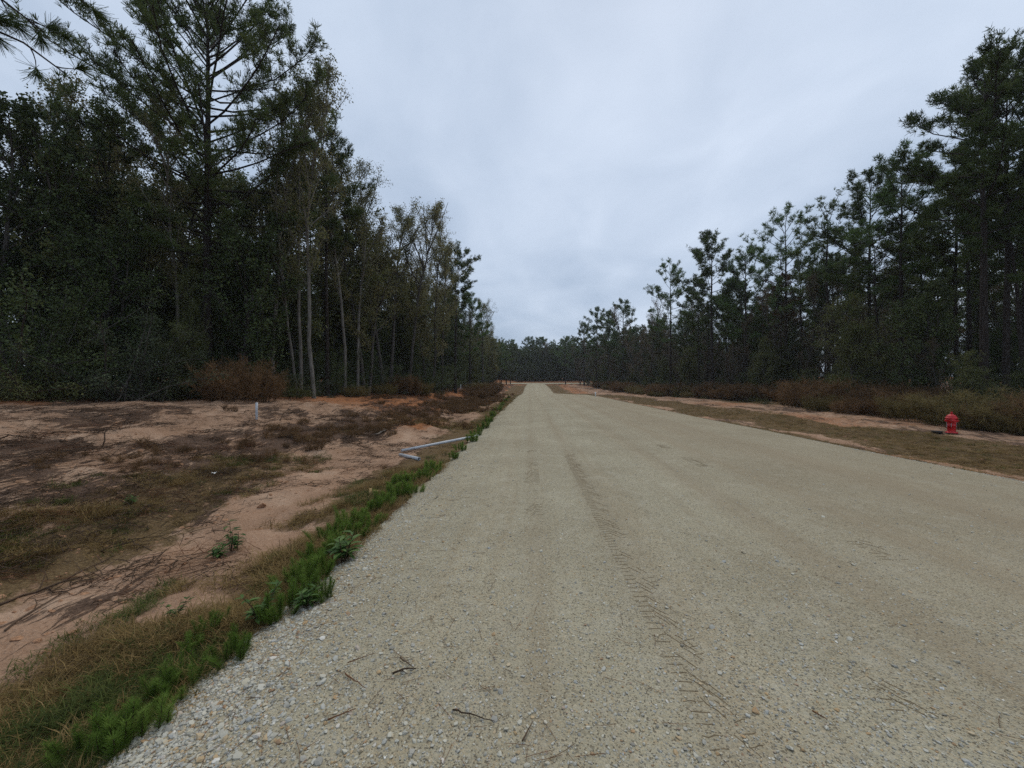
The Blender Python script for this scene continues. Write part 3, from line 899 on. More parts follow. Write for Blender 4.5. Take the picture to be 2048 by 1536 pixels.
tree('grey_mid', 988, 84.0, 645, 'last airy tree of the left wood before the junction', 'tree', rz=1.7)
tree('oak_dark', 10, 13.5, 190, 'dark leafy oak at the left border under the hanging pine sprays', 'tree', rz=.3)
tree('grey_mid', 120, 16.5, 215, 'grey twiggy tree with thin crown right of the border oak', 'tree', rz=3.9)
tree('oak_dark', 190, 15.5, 205, 'dense dark broadleaf tree left of the tallest pine', 'tree', rz=1.2)
tree('grey_mid', 265, 16.2, 170, 'sparse grey tree crowding against the tallest pine on its left', 'tree', rz=.8)
tree('pale_tall', 352, 16.4, 235, 'pale spotted trunk standing just left of the thick pine trunk', 'tree', rz=2.5, lean=(3, 0))
tree('oak_low', 480, 17.5, 420, 'low dark tree tucked behind the rust-coloured bush', 'tree', rz=4.4)

# ---- right edge, named trees
tree('pine_tall', 1968, 17.0, 95, 'tall pine with thick trunk standing behind the red hydrant', rz=.4, wide=1.05)
tree('pine_slim', 2012, 18.2, 110, 'slim pine close behind the thick-trunked hydrant pine', rz=2.0)
tree('pine_tall', 2052, 18.5, 105, 'dark pine cut by the right border of the wood', rz=3.6)
tree('pine_slim', 1912, 23.0, 290, 'dark narrow pine between the hydrant pine and the spreading open pine', rz=5.0)
tree('pine_open', 1800, 25.0, 290, 'spreading open-crowned pine with forked upper limbs in the right wood', rz=1.3)
tree('pine_round', 1737, 29.0, 345, 'rounded pine half hidden left of the spreading open pine', rz=.6)
tree('pine_rough', 1660, 33.0, 388, 'dense dark pine in the middle of the right wood', rz=4.2)
tree('pine_open', 1572, 37.0, 408, 'ragged pine with tufted twigs above a rusty dying limb', rz=2.9)
tree('pine_rust', 1562, 39.5, 545, 'half-dead pine carrying rust-brown needles', rz=1.0)
tree('pine_fresh', 1492, 43.0, 492, 'small-crowned pine between two taller pines of the right wood', rz=3.0)
tree('pine_round', 1424, 46.0, 462, 'tall full-crowned pine with clumped needles in the right wood', rz=5.5)
tree('pine_slim', 1398, 49.0, 560, 'thin pine leaning on the full-crowned pine', rz=.2)
tree('pine_open', 1342, 53.5, 518, 'lone-looking slender pine standing ahead of the right wood edge', rz=4.8)
tree('brown_tree', 1290, 66.0, 592, 'bare brownish hardwood between the slender pine and the green far pines', 'tree', rz=1.0)
tree('pine_fresh', 1245, 80.0, 600, 'bright green round-topped pine of the far right wood', rz=.5)
tree('pine_round', 1216, 87.0, 622, 'second green pine to the left of the round-topped one', rz=2.2)
tree('pine_fresh', 1192, 95.0, 616, 'pine with domed crown near the far end of the right wood', rz=1.2)
tree('pine_round', 1168, 106.0, 645, 'lowest pine where the right wood slopes to the junction', rz=4.0)
tree('pine_fresh', 1131, 117.0, 672, 'light green pine with two pale trunks beside the junction', rz=3.1)
tree('olive_tree', 1722, 23.5, 585, 'olive leafy tree draped in vines in front of the dark right wood', 'tree', rz=.3, wide=1.0)
tree('oak_low', 1850, 21.5, 570, 'dark green broadleaf tree left of the hydrant pine', 'tree', rz=2.1)
tree('olive_tree', 1525, 37.0, 672, 'small greyish leafy tree below the ragged pine', 'tree', rz=5.2)

# ---- rows of trees behind the edges
LMARK_L = [(10, 'border oak'), (120, 'grey twiggy tree'), (190, 'dense dark broadleaf'), (265, 'sparse grey tree'), (414, 'tallest pine'), (545, 'thin airy tree'), (600, 'twin-stemmed pale tree'), (655, 'straight bare-trunked pine'),
           (735, 'grey forked tree'), (818, 'broad spreading tree'), (858, 'airy grey tree'), (911, 'flat-topped pine'), (940, 'bushy green pine'), (966, 'silhouetted small-leaved tree'), (988, 'last airy tree')]
LMARK_R = [(2052, 'border pine'), (1968, 'hydrant pine'), (1912, 'dark narrow pine'), (1800, 'spreading open pine'), (1737, 'half-hidden rounded pine'), (1660, 'dense dark pine'), (1572, 'ragged pine'), (1492, 'small-crowned pine'), (1424, 'full-crowned pine'),
           (1342, 'lone slender pine'), (1290, 'bare brownish hardwood'), (1245, 'round-topped green pine'), (1192, 'domed pine'), (1168, 'lowest pine')]
KINDW = {'pine_slim': 'slim pine', 'pine_tall': 'tall dark pine', 'pine_round': 'rounded pine', 'oak_dark': 'dark leafy hardwood', 'grey_mid': 'grey forked tree', 'pale_tall': 'pale thin tree',
         'pale_twin': 'pale twin-stemmed tree', 'brown_tree': 'brownish thin-leaved tree', 'oak_green': 'olive green hardwood', 'pine_rough': 'crooked limby pine'}
def row(side, off, Y0, Y1, step, kinds, hts, depth, seed, jit=1.3):
    rng = random.Random(seed)
    Y = Y0
    wood = 'left' if side < 0 else 'right'
    while Y < Y1:
        k = rng.choice(kinds)
        x = float((XTL(Y) - off if side < 0 else XTR(Y) + off) + rng.uniform(-jit, jit))
        H = rng.uniform(*hts)
        pine = 'pine' in k
        px = 1024 + x / Y * F
        if side < 0:
            cap = np.interp(px, [0, 110, 230, 300, 525, 640, 700, 760, 860, 905, 945, 1000], [215, 225, 215, 170, 170, 200, 265, 330, 440, 475, 525, 655])
        else:
            cap = np.interp(px, [1130, 1200, 1300, 1340, 1420, 1512, 1570, 1660, 1740, 1800, 1870, 1940, 2048], [700, 665, 625, 570, 525, 530, 465, 435, 380, 320, 270, 170, 130])
        H = min(H, CAMH + (768 - float(cap)) / F * Y - gz(x, Y))
        m = min(LMARK_L if side < 0 else LMARK_R, key=lambda q: abs(q[0] - px))
        lab = '%s %s the %s, %s, %s' % (KINDW[k], depth, m[1], 'on its left' if px < m[0] else 'on its right', 'tall' if H > sum(hts) / 2 else 'lower')
        if -150 < px < 2200:
            plant(k, 'pine_tree' if pine else 'broadleaf_tree', 'trunk', 'crown', x, Y, H, lab, 'pine tree' if pine else 'tree', 'trees inside the %s wood' % wood, rz=rng.uniform(0, 6.28), lean=(rng.uniform(-3, 3), rng.uniform(-3, 3)), wide=rng.uniform(.85, 1.15))
        Y += step * rng.uniform(.7, 1.35) * (1 + Y * .006)
row(-1, 2.6, 9, 112, 3.0, ['pale_tall', 'grey_mid', 'pine_slim', 'oak_green', 'pale_twin', 'pine_rough', 'brown_tree', 'oak_dark'], (10.5, 14.5), 'close behind', 1)
row(-1, 6.5, 6, 115, 3.8, ['oak_green', 'grey_mid', 'pine_tall', 'pine_round', 'brown_tree', 'oak_dark'], (12, 16), 'further behind', 2)
row(-1, 11.5, 3, 110, 5.0, ['pine_tall', 'oak_dark', 'pine_round', 'oak_dark'], (13, 17), 'deep behind', 3, jit=2.2)
row(1, 2.8, 9, 118, 3.2, ['pine_slim', 'brown_tree', 'pine_rough', 'brown_tree', 'grey_mid', 'pine_tall'], (10, 14), 'close behind', 4)
row(1, 6.5, 9, 118, 3.8, ['pine_tall', 'pine_slim', 'brown_tree', 'pine_round', 'oak_dark'], (12.5, 16), 'further behind', 5)
row(1, 11.5, 8, 115, 5.0, ['pine_tall', 'oak_dark', 'pine_round'], (13, 17), 'deep behind', 6, jit=2.2)

# understorey along both edges
def under(side, off, Y0, Y1, step, kinds, hts, name, label, cat, group, seed, jit=.7, wf='stem', lf='foliage'):
    rng = random.Random(seed)
    Y = Y0
    made = []
    while Y < Y1:
        k = rng.choice(kinds)
        x = (XTL(Y) - off if side < 0 else XTR(Y) + off) + rng.uniform(-jit, jit)
        H, rz, wd = rng.uniform(*hts), rng.uniform(0, 6.28), rng.uniform(.9, 1.3)
        if name == 'understorey_tree' and side > 0 and Y < 26: H *= .62
        if -120 < 1024 + x / Y * F < 2170 and not (name == 'low_shrub' and 37 < Y < 52):
            made.append(plant(k, name, wf, lf, float(x), Y, H, label, cat, group, rz=rz, wide=wd))
        Y += step * rng.uniform(.7, 1.3) * (1 + Y * .008)
    number(made, lambda o, i: '%s, %s from near end' % (label, ordw(i)), lambda o: o.location.y)
under(-1, 1.6, 6, 100, 2.6, ['oak_low', 'oak_low', 'olive_tree'], (4.5, 8), 'understorey_tree', 'dark low evergreen filling the foot of the left wood', 'tree', 'low evergreens at the foot of the left wood', 11, wf='trunk', lf='crown')
under(-1, 5.0, 6, 100, 3.6, ['oak_low', 'brown_tree'], (6, 9), 'understorey_tree', 'shaded low tree deeper between the left wood trunks', 'tree', 'shaded low trees in the left wood', 12, wf='trunk', lf='crown')
under(1, 1.4, 9, 112, 2.8, ['oak_low', 'brown_tree', 'olive_tree', 'brown_tree'], (4.0, 7), 'understorey_tree', 'low brownish-green tree filling the foot of the right wood', 'tree', 'low trees at the foot of the right wood', 13, wf='trunk', lf='crown')
under(1, 5.0, 9, 112, 3.4, ['oak_low', 'brown_tree'], (6, 9), 'understorey_tree', 'shaded low tree deeper between the right wood trunks', 'tree', 'shaded low trees in the right wood', 14, wf='trunk', lf='crown')
under(-1, -.4, 7, 44, 1.9, ['shrub_dark', 'shrub_dark', 'shrub_blue'], (1.8, 3.4), 'evergreen_shrub', 'dark evergreen shrub in the thicket along the left wood edge', 'shrub', 'evergreen shrubs along the left wood edge', 15)
under(-1, -1.3, 8, 70, 2.0, ['shrub_low', 'brush_c', 'shrub_low', 'brush_b'], (.7, 1.5), 'low_shrub', 'low straggly bush fringing the left wood above the dirt', 'shrub', 'low bushes fringing the left wood', 16)
under(1, .3, 10, 100, 2.4, ['shrub_dark', 'shrub_blue', 'shrub_dark'], (1.8, 3.0), 'evergreen_shrub', 'dark evergreen shrub behind the brown scrub on the right', 'shrub', 'evergreen shrubs behind the brown scrub', 17)
under(1, -1.9, 8, 88, 1.2, ['brush_a', 'brush_c', 'brush_b', 'brush_a', 'brush_c', 'shrub_low'], (.75, 1.9), 'brown_scrub', 'wispy brown scrub bush in the row below the right wood', 'shrub', 'brown scrub bushes below the right wood', 18, jit=1.2)
under(1, -3.4, 9, 60, 2.6, ['brush_b', 'brush_c', 'brush_b', 'shrub_low'], (.45, 1.2), 'brown_scrub', 'short brown bush before the right scrub row', 'shrub', 'shorter brown scrub bushes in front', 19)

under(1, -1.0, 9, 90, 6.5, ['olive_tree', 'brown_tree', 'olive_tree'], (2.2, 3.8), 'sapling', 'leafy sapling standing up out of the brown scrub on the right', 'sapling', 'saplings in the right scrub', 20, wf='trunk', lf='crown')
# named shrubs
def shrub(key, px, Y, H, label, name='shrub', wide=1.0, rz=0.0):
    plant(key, name, 'stem', 'foliage', unproj(px, Y), Y, H, label, 'shrub', None, rz=rz, wide=wide)
shrub('shrub_blue', 270, 12.9, 3.7, 'large blue-green arching shrub bulging from the left wood', wide=1.15)
shrub('olive_tree', 165, 12.9, 3.4, 'mid-green rounded bush left of the blue-green arching shrub', 'leafy_bush', 1.0, 1.0)
shrub('olive_tree', 345, 14.2, 2.9, 'mid-green leafy bush between the arching shrub and the thick pine trunk', 'leafy_bush', 1.1, 4.0)
shrub('olive_tree', 392, 15.4, 5.2, 'narrow column of leafy vine climbing beside the tallest pine trunk', 'climbing_vine', .42, 2.0)
shrub('shrub_dark', 70, 12.2, 4.2, 'big dark shrub at the left border below the oak', wide=1.1)
shrub('shrub_blue', 610, 20.5, 3.0, 'drooping blue-green shrub around the leaning pale trunks', wide=1.1, rz=2.0)
shrub('brush_a', 485, 15.0, 1.7, 'rust-brown bush standing at the wood edge above the grey pipe post', 'rust_bush', .85)
shrub('shrub_low', 585, 17.6, 1.4, 'yellowish small bush right of the rust-brown bush', 'small_bush')
shrub('shrub_dark', 665, 22.5, 2.4, 'rounded dark shrub under the straight dark pine')
shrub('shrub_low', 30, 11.2, 1.8, 'pale yellow-green bush at the left border above the orange dirt', 'small_bush', 1.2, 1.0)
shrub('shrub_low', 90, 11.6, 1.4, 'sunken yellow-green bush near the left border', 'small_bush', 1.0, 2.0)
shrub('shrub_low', 1945, 14.6, 1.5, 'green-brown bush directly behind the red hydrant', 'small_bush', 1.2, 1.5)
shrub('brush_b', 1990, 14.2, 1.5, 'tan bushy weed at the right border behind the hydrant', 'tan_bush', 1.2, .5)
for i, (px, Y, H) in enumerate([(955, 44, 1.3), (952, 40, .9), (968, 50, 1.5), (978, 58, 1.5), (985, 66, 1.4), (962, 47, 1.1), (992, 76, 1.3), (958, 43, .8)]):
    plant(['brush_a', 'brush_c'][i % 2], 'rust_bush', 'stem', 'foliage', unproj(px, Y), Y, H, 'rusty dead bush between left wood end and gravel road, %s of its patch going away' % ordw(sorted([44, 40, 50, 58, 66, 47, 76, 43]).index(Y) + 1), 'shrub', 'rusty bushes near the left wood end', wide=1.25)

# ---- trees beyond the junction
rng_ = random.Random(8)
far_kinds = ['pine_round', 'pine_fresh', 'pine_fresh', 'pine_slim', 'pine_flat', 'oak_dark', 'pine_tall', 'pine_open']
for rw, (Y0, sp, h0) in enumerate([(140, 3.6, 13.5), (146, 4.2, 14.5), (153, 4.6, 16.0)]):
    X = -16.0
    made = []
    while X < 42:
        Y = Y0 + rng_.uniform(-2, 2)
        k = rng_.choice(far_kinds)
        H = (h0 + rng_.uniform(-2, 2.2)) * (.9 if k == 'oak_dark' else 1)
        pine = 'pine' in k
        made.append(plant(k, 'pine_tree' if pine else 'broadleaf_tree', 'trunk', 'crown', X, Y, H,
              'far pine in the wood closing the view beyond the junction' if pine else 'far hardwood in the wood beyond the junction',
              'pine tree' if pine else 'tree', 'pines beyond the junction' if pine else 'hardwoods beyond the junction', rz=rng_.uniform(0, 6.28), wide=rng_.uniform(1.1, 1.5)))
        X += sp * rng_.uniform(.7, 1.3)
    number(made, lambda o, i: '%s, %s from the left in the %s row' % (o['label'].replace(' closing the view', ''), ordw(i), ('front', 'middle', 'back')[rw]), lambda o: o.location.x)
tree('brown_tree', 1093, 141, 684, 'far rust-leaved tree above the junction', 'tree', rz=.3, wide=1.3)
for i, (px, Y, yt) in enumerate([(1003, 100, 684), (1012, 108, 690), (1000, 112, 686), (1020, 117, 695), (994, 95, 690), (985, 92, 690)]):
    tree(['pine_fresh', 'oak_dark'][i % 2], px, Y, yt, 'small %s tree lining the far left roadside, %s before the junction' % (['green pine', 'dark leafy'][i % 2], ordw(sorted([100, 108, 112, 117, 95, 92], reverse=True).index(Y) + 1)), 'tree', 'small trees lining the far left roadside', wide=1.15, name='roadside_tree')
for i in range(22):
    X = -12 + i * 2.2
    plant('oak_low', 'understorey_tree', 'trunk', 'crown', X, 138.5 + rng_.uniform(-1, 1.5), rng_.uniform(4, 8), 'low dark tree at the foot of the wood beyond the junction, %s from the left' % ordw(i + 1), 'tree', 'low trees beyond the junction', wide=1.3)

# ---- the depth of the wood, one mass
def deep_wood():
    rng = np.random.default_rng(77)
    src, keys = [], ['pine_tall', 'pine_round', 'oak_dark', 'oak_low', 'brown_tree']
    for k in keys:
        wm, lm, H0 = PROTO[k]
        me = bpy.data.meshes.new('deep_' + k)
        n1, n2 = len(wm.vertices), len(lm.vertices)
        def get(m):
            v = np.empty(len(m.vertices) * 3, np.float32); m.vertices.foreach_get('co', v)
            f = np.empty(len(m.polygons) * 3, np.int32); m.polygons.foreach_get('vertices', f)
            t = np.empty(len(m.vertices), np.float32); m.attributes['tint'].data.foreach_get('value', t)
            return v.reshape(-1, 3), f.reshape(-1, 3), t
        v1, f1, t1 = get(wm); v2, f2, t2 = get(lm)
        keep = np.random.default_rng(3).random(len(f2) // 2) < .5         # half the leaves do for trees this deep
        half = len(f2) // 2
        me = mesh_from('deep_' + k, np.concatenate([v1, v2]), np.concatenate([f1, f2 + len(v1)]), wm.materials[0], np.concatenate([t1, t2]))
        me.materials.append(lm.materials[0])
        me.polygons.foreach_set('material_index', np.concatenate([np.zeros(len(f1), np.int32), np.ones(len(f2), np.int32)]))
        src.append(source('deep_' + k, me))
    P, S, I, RT = [], [], [], []
    def put(x, y, H, i, wd=1.15):
        P.append((x, y, gz(x, y))); s = H / PROTO[keys[i]][2]; S.append((s * wd, s * wd, s)); I.append(i); RT.append((0, 0, rng.uniform(0, 6.28)))
    for side in (-1, 1):
        for Y in np.arange(-6, 150, 3.0):
            for off in (15, 18, 22, 27, 33):
                x = (XTL(Y) - off if side < 0 else XTR(Y) + off) + rng.uniform(-2, 2)
                y = Y + rng.uniform(-1.5, 1.5)
                i = int(rng.choice(5, p=[.15, .1, .2, .45, .1]))
                put(float(x), float(y), rng.uniform(5, 9) if i == 3 else rng.uniform(9.5, 14.5), i)
    for Y in (159, 165, 173):
        for X in np.arange(-40, 75, 4.0):
            i = int(rng.choice(5, p=[.35, .25, .1, .25, .05]))
            put(float(X + rng.uniform(-1.5, 1.5)), float(Y + rng.uniform(-2, 2)), rng.uniform(7, 10) if i == 3 else rng.uniform(12, 15), i)
    for Y in np.arange(143, 178, 4.5):
        for X in np.arange(-30, 60, 3.0):
            i = int(rng.choice(5, p=[.1, .1, .2, .55, .05]))
            put(float(X + rng.uniform(-1.5, 1.5)), float(Y + rng.uniform(-2, 2)), rng.uniform(6, 10) if i == 3 else rng.uniform(10, 14), i, 1.5)
    for Y in np.arange(132, 158, 5.0):
        for X in list(np.arange(-60, -16, 5)) + list(np.arange(42, 90, 5)):
            put(float(X), float(Y + rng.uniform(-2, 2)), rng.uniform(11, 15), int(rng.choice(5)))
    scatter('forest', P, RT, S, I, src)
deep_wood()

# ------------------------------------------------------------------ the damp air
def haze(density):
    m = bpy.data.materials.new('haze'); m.use_nodes = True
    t = m.node_tree
    t.nodes.remove(t.nodes['Principled BSDF'])
    v = nd(t, 'ShaderNodeVolumePrincipled', {'Density': density, 'Color': (.86, .9, .95, 1)})
    t.links.new(v.outputs[0], t.nodes['Material Output'].inputs['Volume'])
    mb = MB()
    x, z0, z1 = 560.0, -2.0, 40.0
    v_ = np.array([[a, b, c] for c in (z0, z1) for b in (-x, x) for a in (-x, x)])
    mb.add(v_, [(0, 2, 1), (1, 2, 3), (4, 5, 6), (5, 7, 6), (0, 1, 4), (1, 5, 4), (2, 6, 3), (3, 6, 7), (0, 4, 2), (2, 4, 6), (1, 3, 5), (3, 7, 5)])
    tag(link('haze', mb.mesh('haze', m)), kind='stuff')
haze(.00045)

# ------------------------------------------------------------------ man-made things
def at_px(px, py, Ymin=1.0, Ymax=170.0):
    """the ground point seen at a pixel of the photograph"""
    Ys = np.geomspace(Ymin, Ymax, 4000)
    Xs = (px - 1024.0) / F * Ys
    yy = 768 + (CAMH - surf_z(Xs, Ys)) / Ys * F
    ok = np.where(yy <= py)[0]
    i = ok[0] if len(ok) else int(np.argmin(np.abs(yy - py)))
    return np.array([Xs[i], Ys[i], float(surf_z(Xs[i:i + 1], Ys[i:i + 1])[0])])

def pipe_mesh(mb, a, b, r, wall=.007, sides=20):
    """an open-ended pipe with a real wall"""
    a, b = np.asarray(a, float), np.asarray(b, float)
    L = np.linspace(0, 1, 4)[:, None]
    pts = a + (b - a) * L
    prof = [(0, r), (3, r), (3, r - wall), (0, r - wall)]
    d = unit(b - a); ref = np.array([0, 0, 1.0]) if abs(d[2]) < .9 else np.array([1.0, 0, 0])
    u = unit(np.cross(d, ref)); w = np.cross(d, u)
    th = np.arange(sides) / sides * 2 * np.pi
    V, rings = [], [(pts[0], r), (pts[1], r), (pts[2], r), (pts[3], r), (pts[3], r - wall), (pts[0], r - wall)]
    for c, q in rings:
        V.append(c + q * (np.cos(th)[:, None] * u + np.sin(th)[:, None] * w))
    n = len(rings); f = []
    for i in range(n):
        for j in range(sides):
            k = (j + 1) % sides; i2 = (i + 1) % n
            A, B, C, D = i * sides + j, i * sides + k, i2 * sides + k, i2 * sides + j
            f += [(A, B, C), (A, C, D)]
    mb.add(np.concatenate(V), f)

def lathe(mb, prof, sides=24, c=(0, 0, 0), axis='z'):
    th = np.arange(sides) / sides * 2 * np.pi
    V = []
    for r, z in prof:
        ring = np.stack([r * np.cos(th), r * np.sin(th), np.full(sides, z)], -1)
        V.append(ring)
    V = np.concatenate(V)
    if axis == 'x': V = V[:, [2, 0, 1]]
    if axis == '-x': V = V[:, [2, 0, 1]] * [-1, 1, 1]
    if axis == '-y': V = V[:, [0, 2, 1]] * [1, -1, 1]
    V = V + np.array(c)
    f = []
    for i in range(len(prof) - 1):
        for j in range(sides):
            k = (j + 1) % sides
            A, B, C, D = i * sides + j, i * sides + k, (i + 1) * sides + k, (i + 1) * sides + j
            f += [(A, B, C), (A, C, D)]
    mb.add(V, f)

# PVC pipes
p = at_px(513, 839)
mb = MB(); pipe_mesh(mb, (0, 0, -.2), (0.006, 0, .50), .033)
tag(link('pipe_post', mb.mesh('pipe_post', MAT['pvc'], False), None, p), 'grey plastic pipe standing upright in the bare dirt bank', 'pipe')
a = at_px(803, 906); b_ = at_px(956, 879); b_[2] += .05
d_ = b_ - a
mb = MB(); pipe_mesh(mb, (0, 0, 0), d_, .037)
tag(link('plastic_pipe', mb.mesh('plastic_pipe', MAT['pvc'], False), None, a + [0, 0, .06]), 'long pale grey plastic pipe lying across the ditch to the road edge', 'pipe')
a = at_px(800, 913); b_ = at_px(838, 922)
mb = MB(); pipe_mesh(mb, (0, 0, 0), b_ - a, .038)
tag(link('plastic_pipe', mb.mesh('plastic_pipe_short', MAT['pvc'], False), None, a + [0, 0, .045]), 'short cut pale pipe lying at the lower end of the long one', 'pipe')
p = at_px(921, 777, 20)
mb = MB(); pipe_mesh(mb, (0, 0, -.2), (0, 0, .62), .09)
tag(link('pipe_post', mb.mesh('pipe_post_white', MAT['pvc_white'], False), None, p), 'small white pipe marker far off at the end of the dirt bank', 'pipe')
p = at_px(1191, 793, 30)
mb = MB(); pipe_mesh(mb, (0, 0, -.2), (0, 0, .55), .085)
tag(link('pipe_post', mb.mesh('pipe_post_far', MAT['pvc_white'], False), None, p), 'tiny pale marker post right of the road far ahead', 'pipe')

# survey stake stub in the ditch
p = at_px(741, 992)
mb = MB()
def box(mb, c, s, rot=0.0):
    x, y, z = np.array(s) / 2
    v = np.array([[-x, -y, -z], [x, -y, -z], [x, y, -z], [-x, y, -z], [-x * .9, -y, z], [x * .9, -y, z * .9], [x * .9, y, z * .9], [-x * .9, y, z]])
    cs, sn = math.cos(rot), math.sin(rot)
    v = v @ np.array([[cs, sn, 0], [-sn, cs, 0], [0, 0, 1]]) + np.array(c)
    mb.add(v, [(0, 2, 1), (0, 3, 2), (4, 5, 6), (4, 6, 7), (0, 1, 5), (0, 5, 4), (1, 2, 6), (1, 6, 5), (2, 3, 7), (2, 7, 6), (3, 0, 4), (3, 4, 7)])
box(mb, (0, 0, .04), (.05, .02, .16), .3); box(mb, (.055, .006, .03), (.04, .02, .13), .4); box(mb, (.09, 0, .075), (.07, .016, .014), .1)
tag(link('wooden_stake', mb.mesh('wooden_stake', MAT['stake_wood']), None, p), 'broken yellowish wooden stake in the ditch beside green weeds', 'stake')

# red fire hydrant
def hydrant(px, py, H=.71):
    p = at_px(px, py)
    s = H / .76
    e = bpy.data.objects.new('fire_hydrant', None); COL.objects.link(e)
    e.location = p; e.scale = (s, s, s); e.rotation_euler = (0, 0, R(-38))
    tag(e, 'red fire hydrant on the grassy verge right of the gravel road', 'fire hydrant')
    def part(nm, mb, mat, par=None, smooth=True):
        me = mb.mesh(nm, MAT[mat], smooth)
        return link(nm, me, par or e)
    mb = MB(); lathe(mb, [(0, -.12), (.115, -.12), (.115, .0), (.16, .0), (.16, .028), (.12, .028), (0, .028)])
    part('base_flange', mb, 'hydrant_iron', None, False)
    mb = MB(); lathe(mb, [(0, .029), (.152, .029), (.152, .062), (.112, .066), (.104, .09), (.104, .27), (.116, .276), (.116, .305), (.104, .311), (.106, .40), (.122, .43), (.128, .47), (.128, .525), (0, .525)])
    barrel = part('barrel', mb, 'hydrant_red')
    for k in range(8):
        mb = MB(); a = k / 8 * 6.283
        lathe(mb, [(0, .055), (.013, .055), (.013, .078), (0, .078)], 6, (.134 * math.cos(a), .134 * math.sin(a), 0))
        part('flange_bolt', mb, 'hydrant_red', barrel, False)
    mb = MB(); lathe(mb, [(0, .526), (.155, .526), (.158, .545), (.15, .556), (.138, .565), (.128, .60), (.104, .638), (.07, .662), (.05, .668), (.05, .69), (0, .69)])
    bonnet = part('bonnet', mb, 'hydrant_red')
    mb = MB(); lathe(mb, [(0, .69), (.03, .69), (.026, .76), (0, .762)], 5)
    part('operating_nut', mb, 'hydrant_red', bonnet, False)
    for k, (ax, r, L, nm) in enumerate((('x', .05, .142, 'hose_nozzle'), ('-x', .05, .142, 'hose_nozzle'), ('-y', .068, .16, 'pumper_nozzle'))):
        mb = MB(); lathe(mb, [(0, .07), (r * .82, .07), (r * .82, L - .055), (r, L - .055), (r, L - .05)], 18, (0, 0, .455), ax)
        nz = part(nm, mb, 'hydrant_red')
        mb = MB(); lathe(mb, [(r * 1.0, L - .049), (r * 1.08, L - .045), (r * 1.08, L - .01), (r * .9, L), (.02, L), (.02, L + .03), (0, L + .03)], 18, (0, 0, .455), ax)
        part('nozzle_cap', mb, 'hydrant_red', nz)
        # chain hanging from the cap to the barrel
        sx = {'x': (1, 0), '-x': (-1, 0), '-y': (0, -1)}[ax]
        ch = MB()
        t = np.linspace(0, 1, 9)
        xx = (L - .02) * (1 - t) + .11 * t
        zz_ = .40 - .13 * np.sin(t * math.pi) - .07 * t
        pts = np.stack([xx * sx[0] + .03 * sx[1], xx * sx[1] + .03 * sx[0], zz_], -1)
        ch.tube(pts, .006, 5)
        part('chain', ch, 'steel', nz)
hydrant(1903, 868)
p = at_px(1874, 868)
e = bpy.data.objects.new('valve_box', None); COL.objects.link(e); e.location = p
tag(e, 'low black valve box set in the grass left of the hydrant', 'valve box')
mb = MB(); lathe(mb, [(0, -.1), (.125, -.1), (.125, .07), (.135, .07), (.135, .095), (.105, .095), (.105, .085), (0, .085)], 20)
link('box_body', mb.mesh('box_body', MAT['hydrant_iron']), e)
mb = MB(); lathe(mb, [(0, .086), (.10, .086), (.10, .102), (.03, .102), (.03, .108), (0, .108)], 20)
link('box_lid', mb.mesh('box_lid', MAT['hydrant_iron']), e)
p = at_px(1090, 763.5, 120)
mb = MB(); box(mb, (0, 0, .35), (.12, .05, .9))
tag(link('wooden_stake', mb.mesh('far_stake', MAT['stake_wood']), None, p), 'tiny stake on the red dirt bank beyond the crossing road', 'stake')

# ------------------------------------------------------------------ weeds along the road edge
def make_plume(seed, n_pl, H, W):
    """feathery green weed: stems with fine whorled filaments like a soft fox tail"""
    rng = np.random.default_rng(seed)
    lb = MB(); sb = MB()
    P, D, L, T = [], [], [], []
    for i in range(n_pl):
        a = rng.uniform(0, 6.28); r = W * math.sqrt(rng.uniform(0, 1)) * .5
        o = np.array([math.cos(a) * r, math.sin(a) * r, -.02])
        pts, de = bend(rng, o, unit(np.array([math.cos(a) * .5 * r / W, math.sin(a) * .5 * r / W, 1]) + rng.normal(0, .1, 3)), H * rng.uniform(.6, 1.1), 5, .1, .08)
        sb.tube(pts, np.linspace(.005, .002, 5), 3)
        m = 230
        f = rng.uniform(.12, 1, m)
        pp = np.stack([np.interp(f * 4, np.arange(5), pts[:, c]) for c in range(3)], -1)
        ang = rng.uniform(0, 6.28, m)
        dd = unit(np.stack([np.cos(ang), np.sin(ang), rng.uniform(.5, 1.4, m)], -1))
        P.append(pp); D.append(dd); L.append((.032 + .05 * (1 - f) + .02 * rng.random(m)) * (H / .3) ** .5)
        T.append(np.clip(.25 + .5 * f + rng.normal(0, .12) + rng.normal(0, .08, m), 0, 1))
    P, D, L, T = np.concatenate(P), np.concatenate(D), np.concatenate(L), np.concatenate(T)
    w = unit(np.cross(D, rng.normal(0, 1, P.shape))) * .0015
    tip = P + D * L[:, None] + np.array([0, 0, .012])
    V = np.stack([P - w, P + w, tip], 1).reshape(-1, 3)
    lb.add(V, np.arange(len(V)).reshape(-1, 3), np.repeat(T, 3))
    return sb, lb
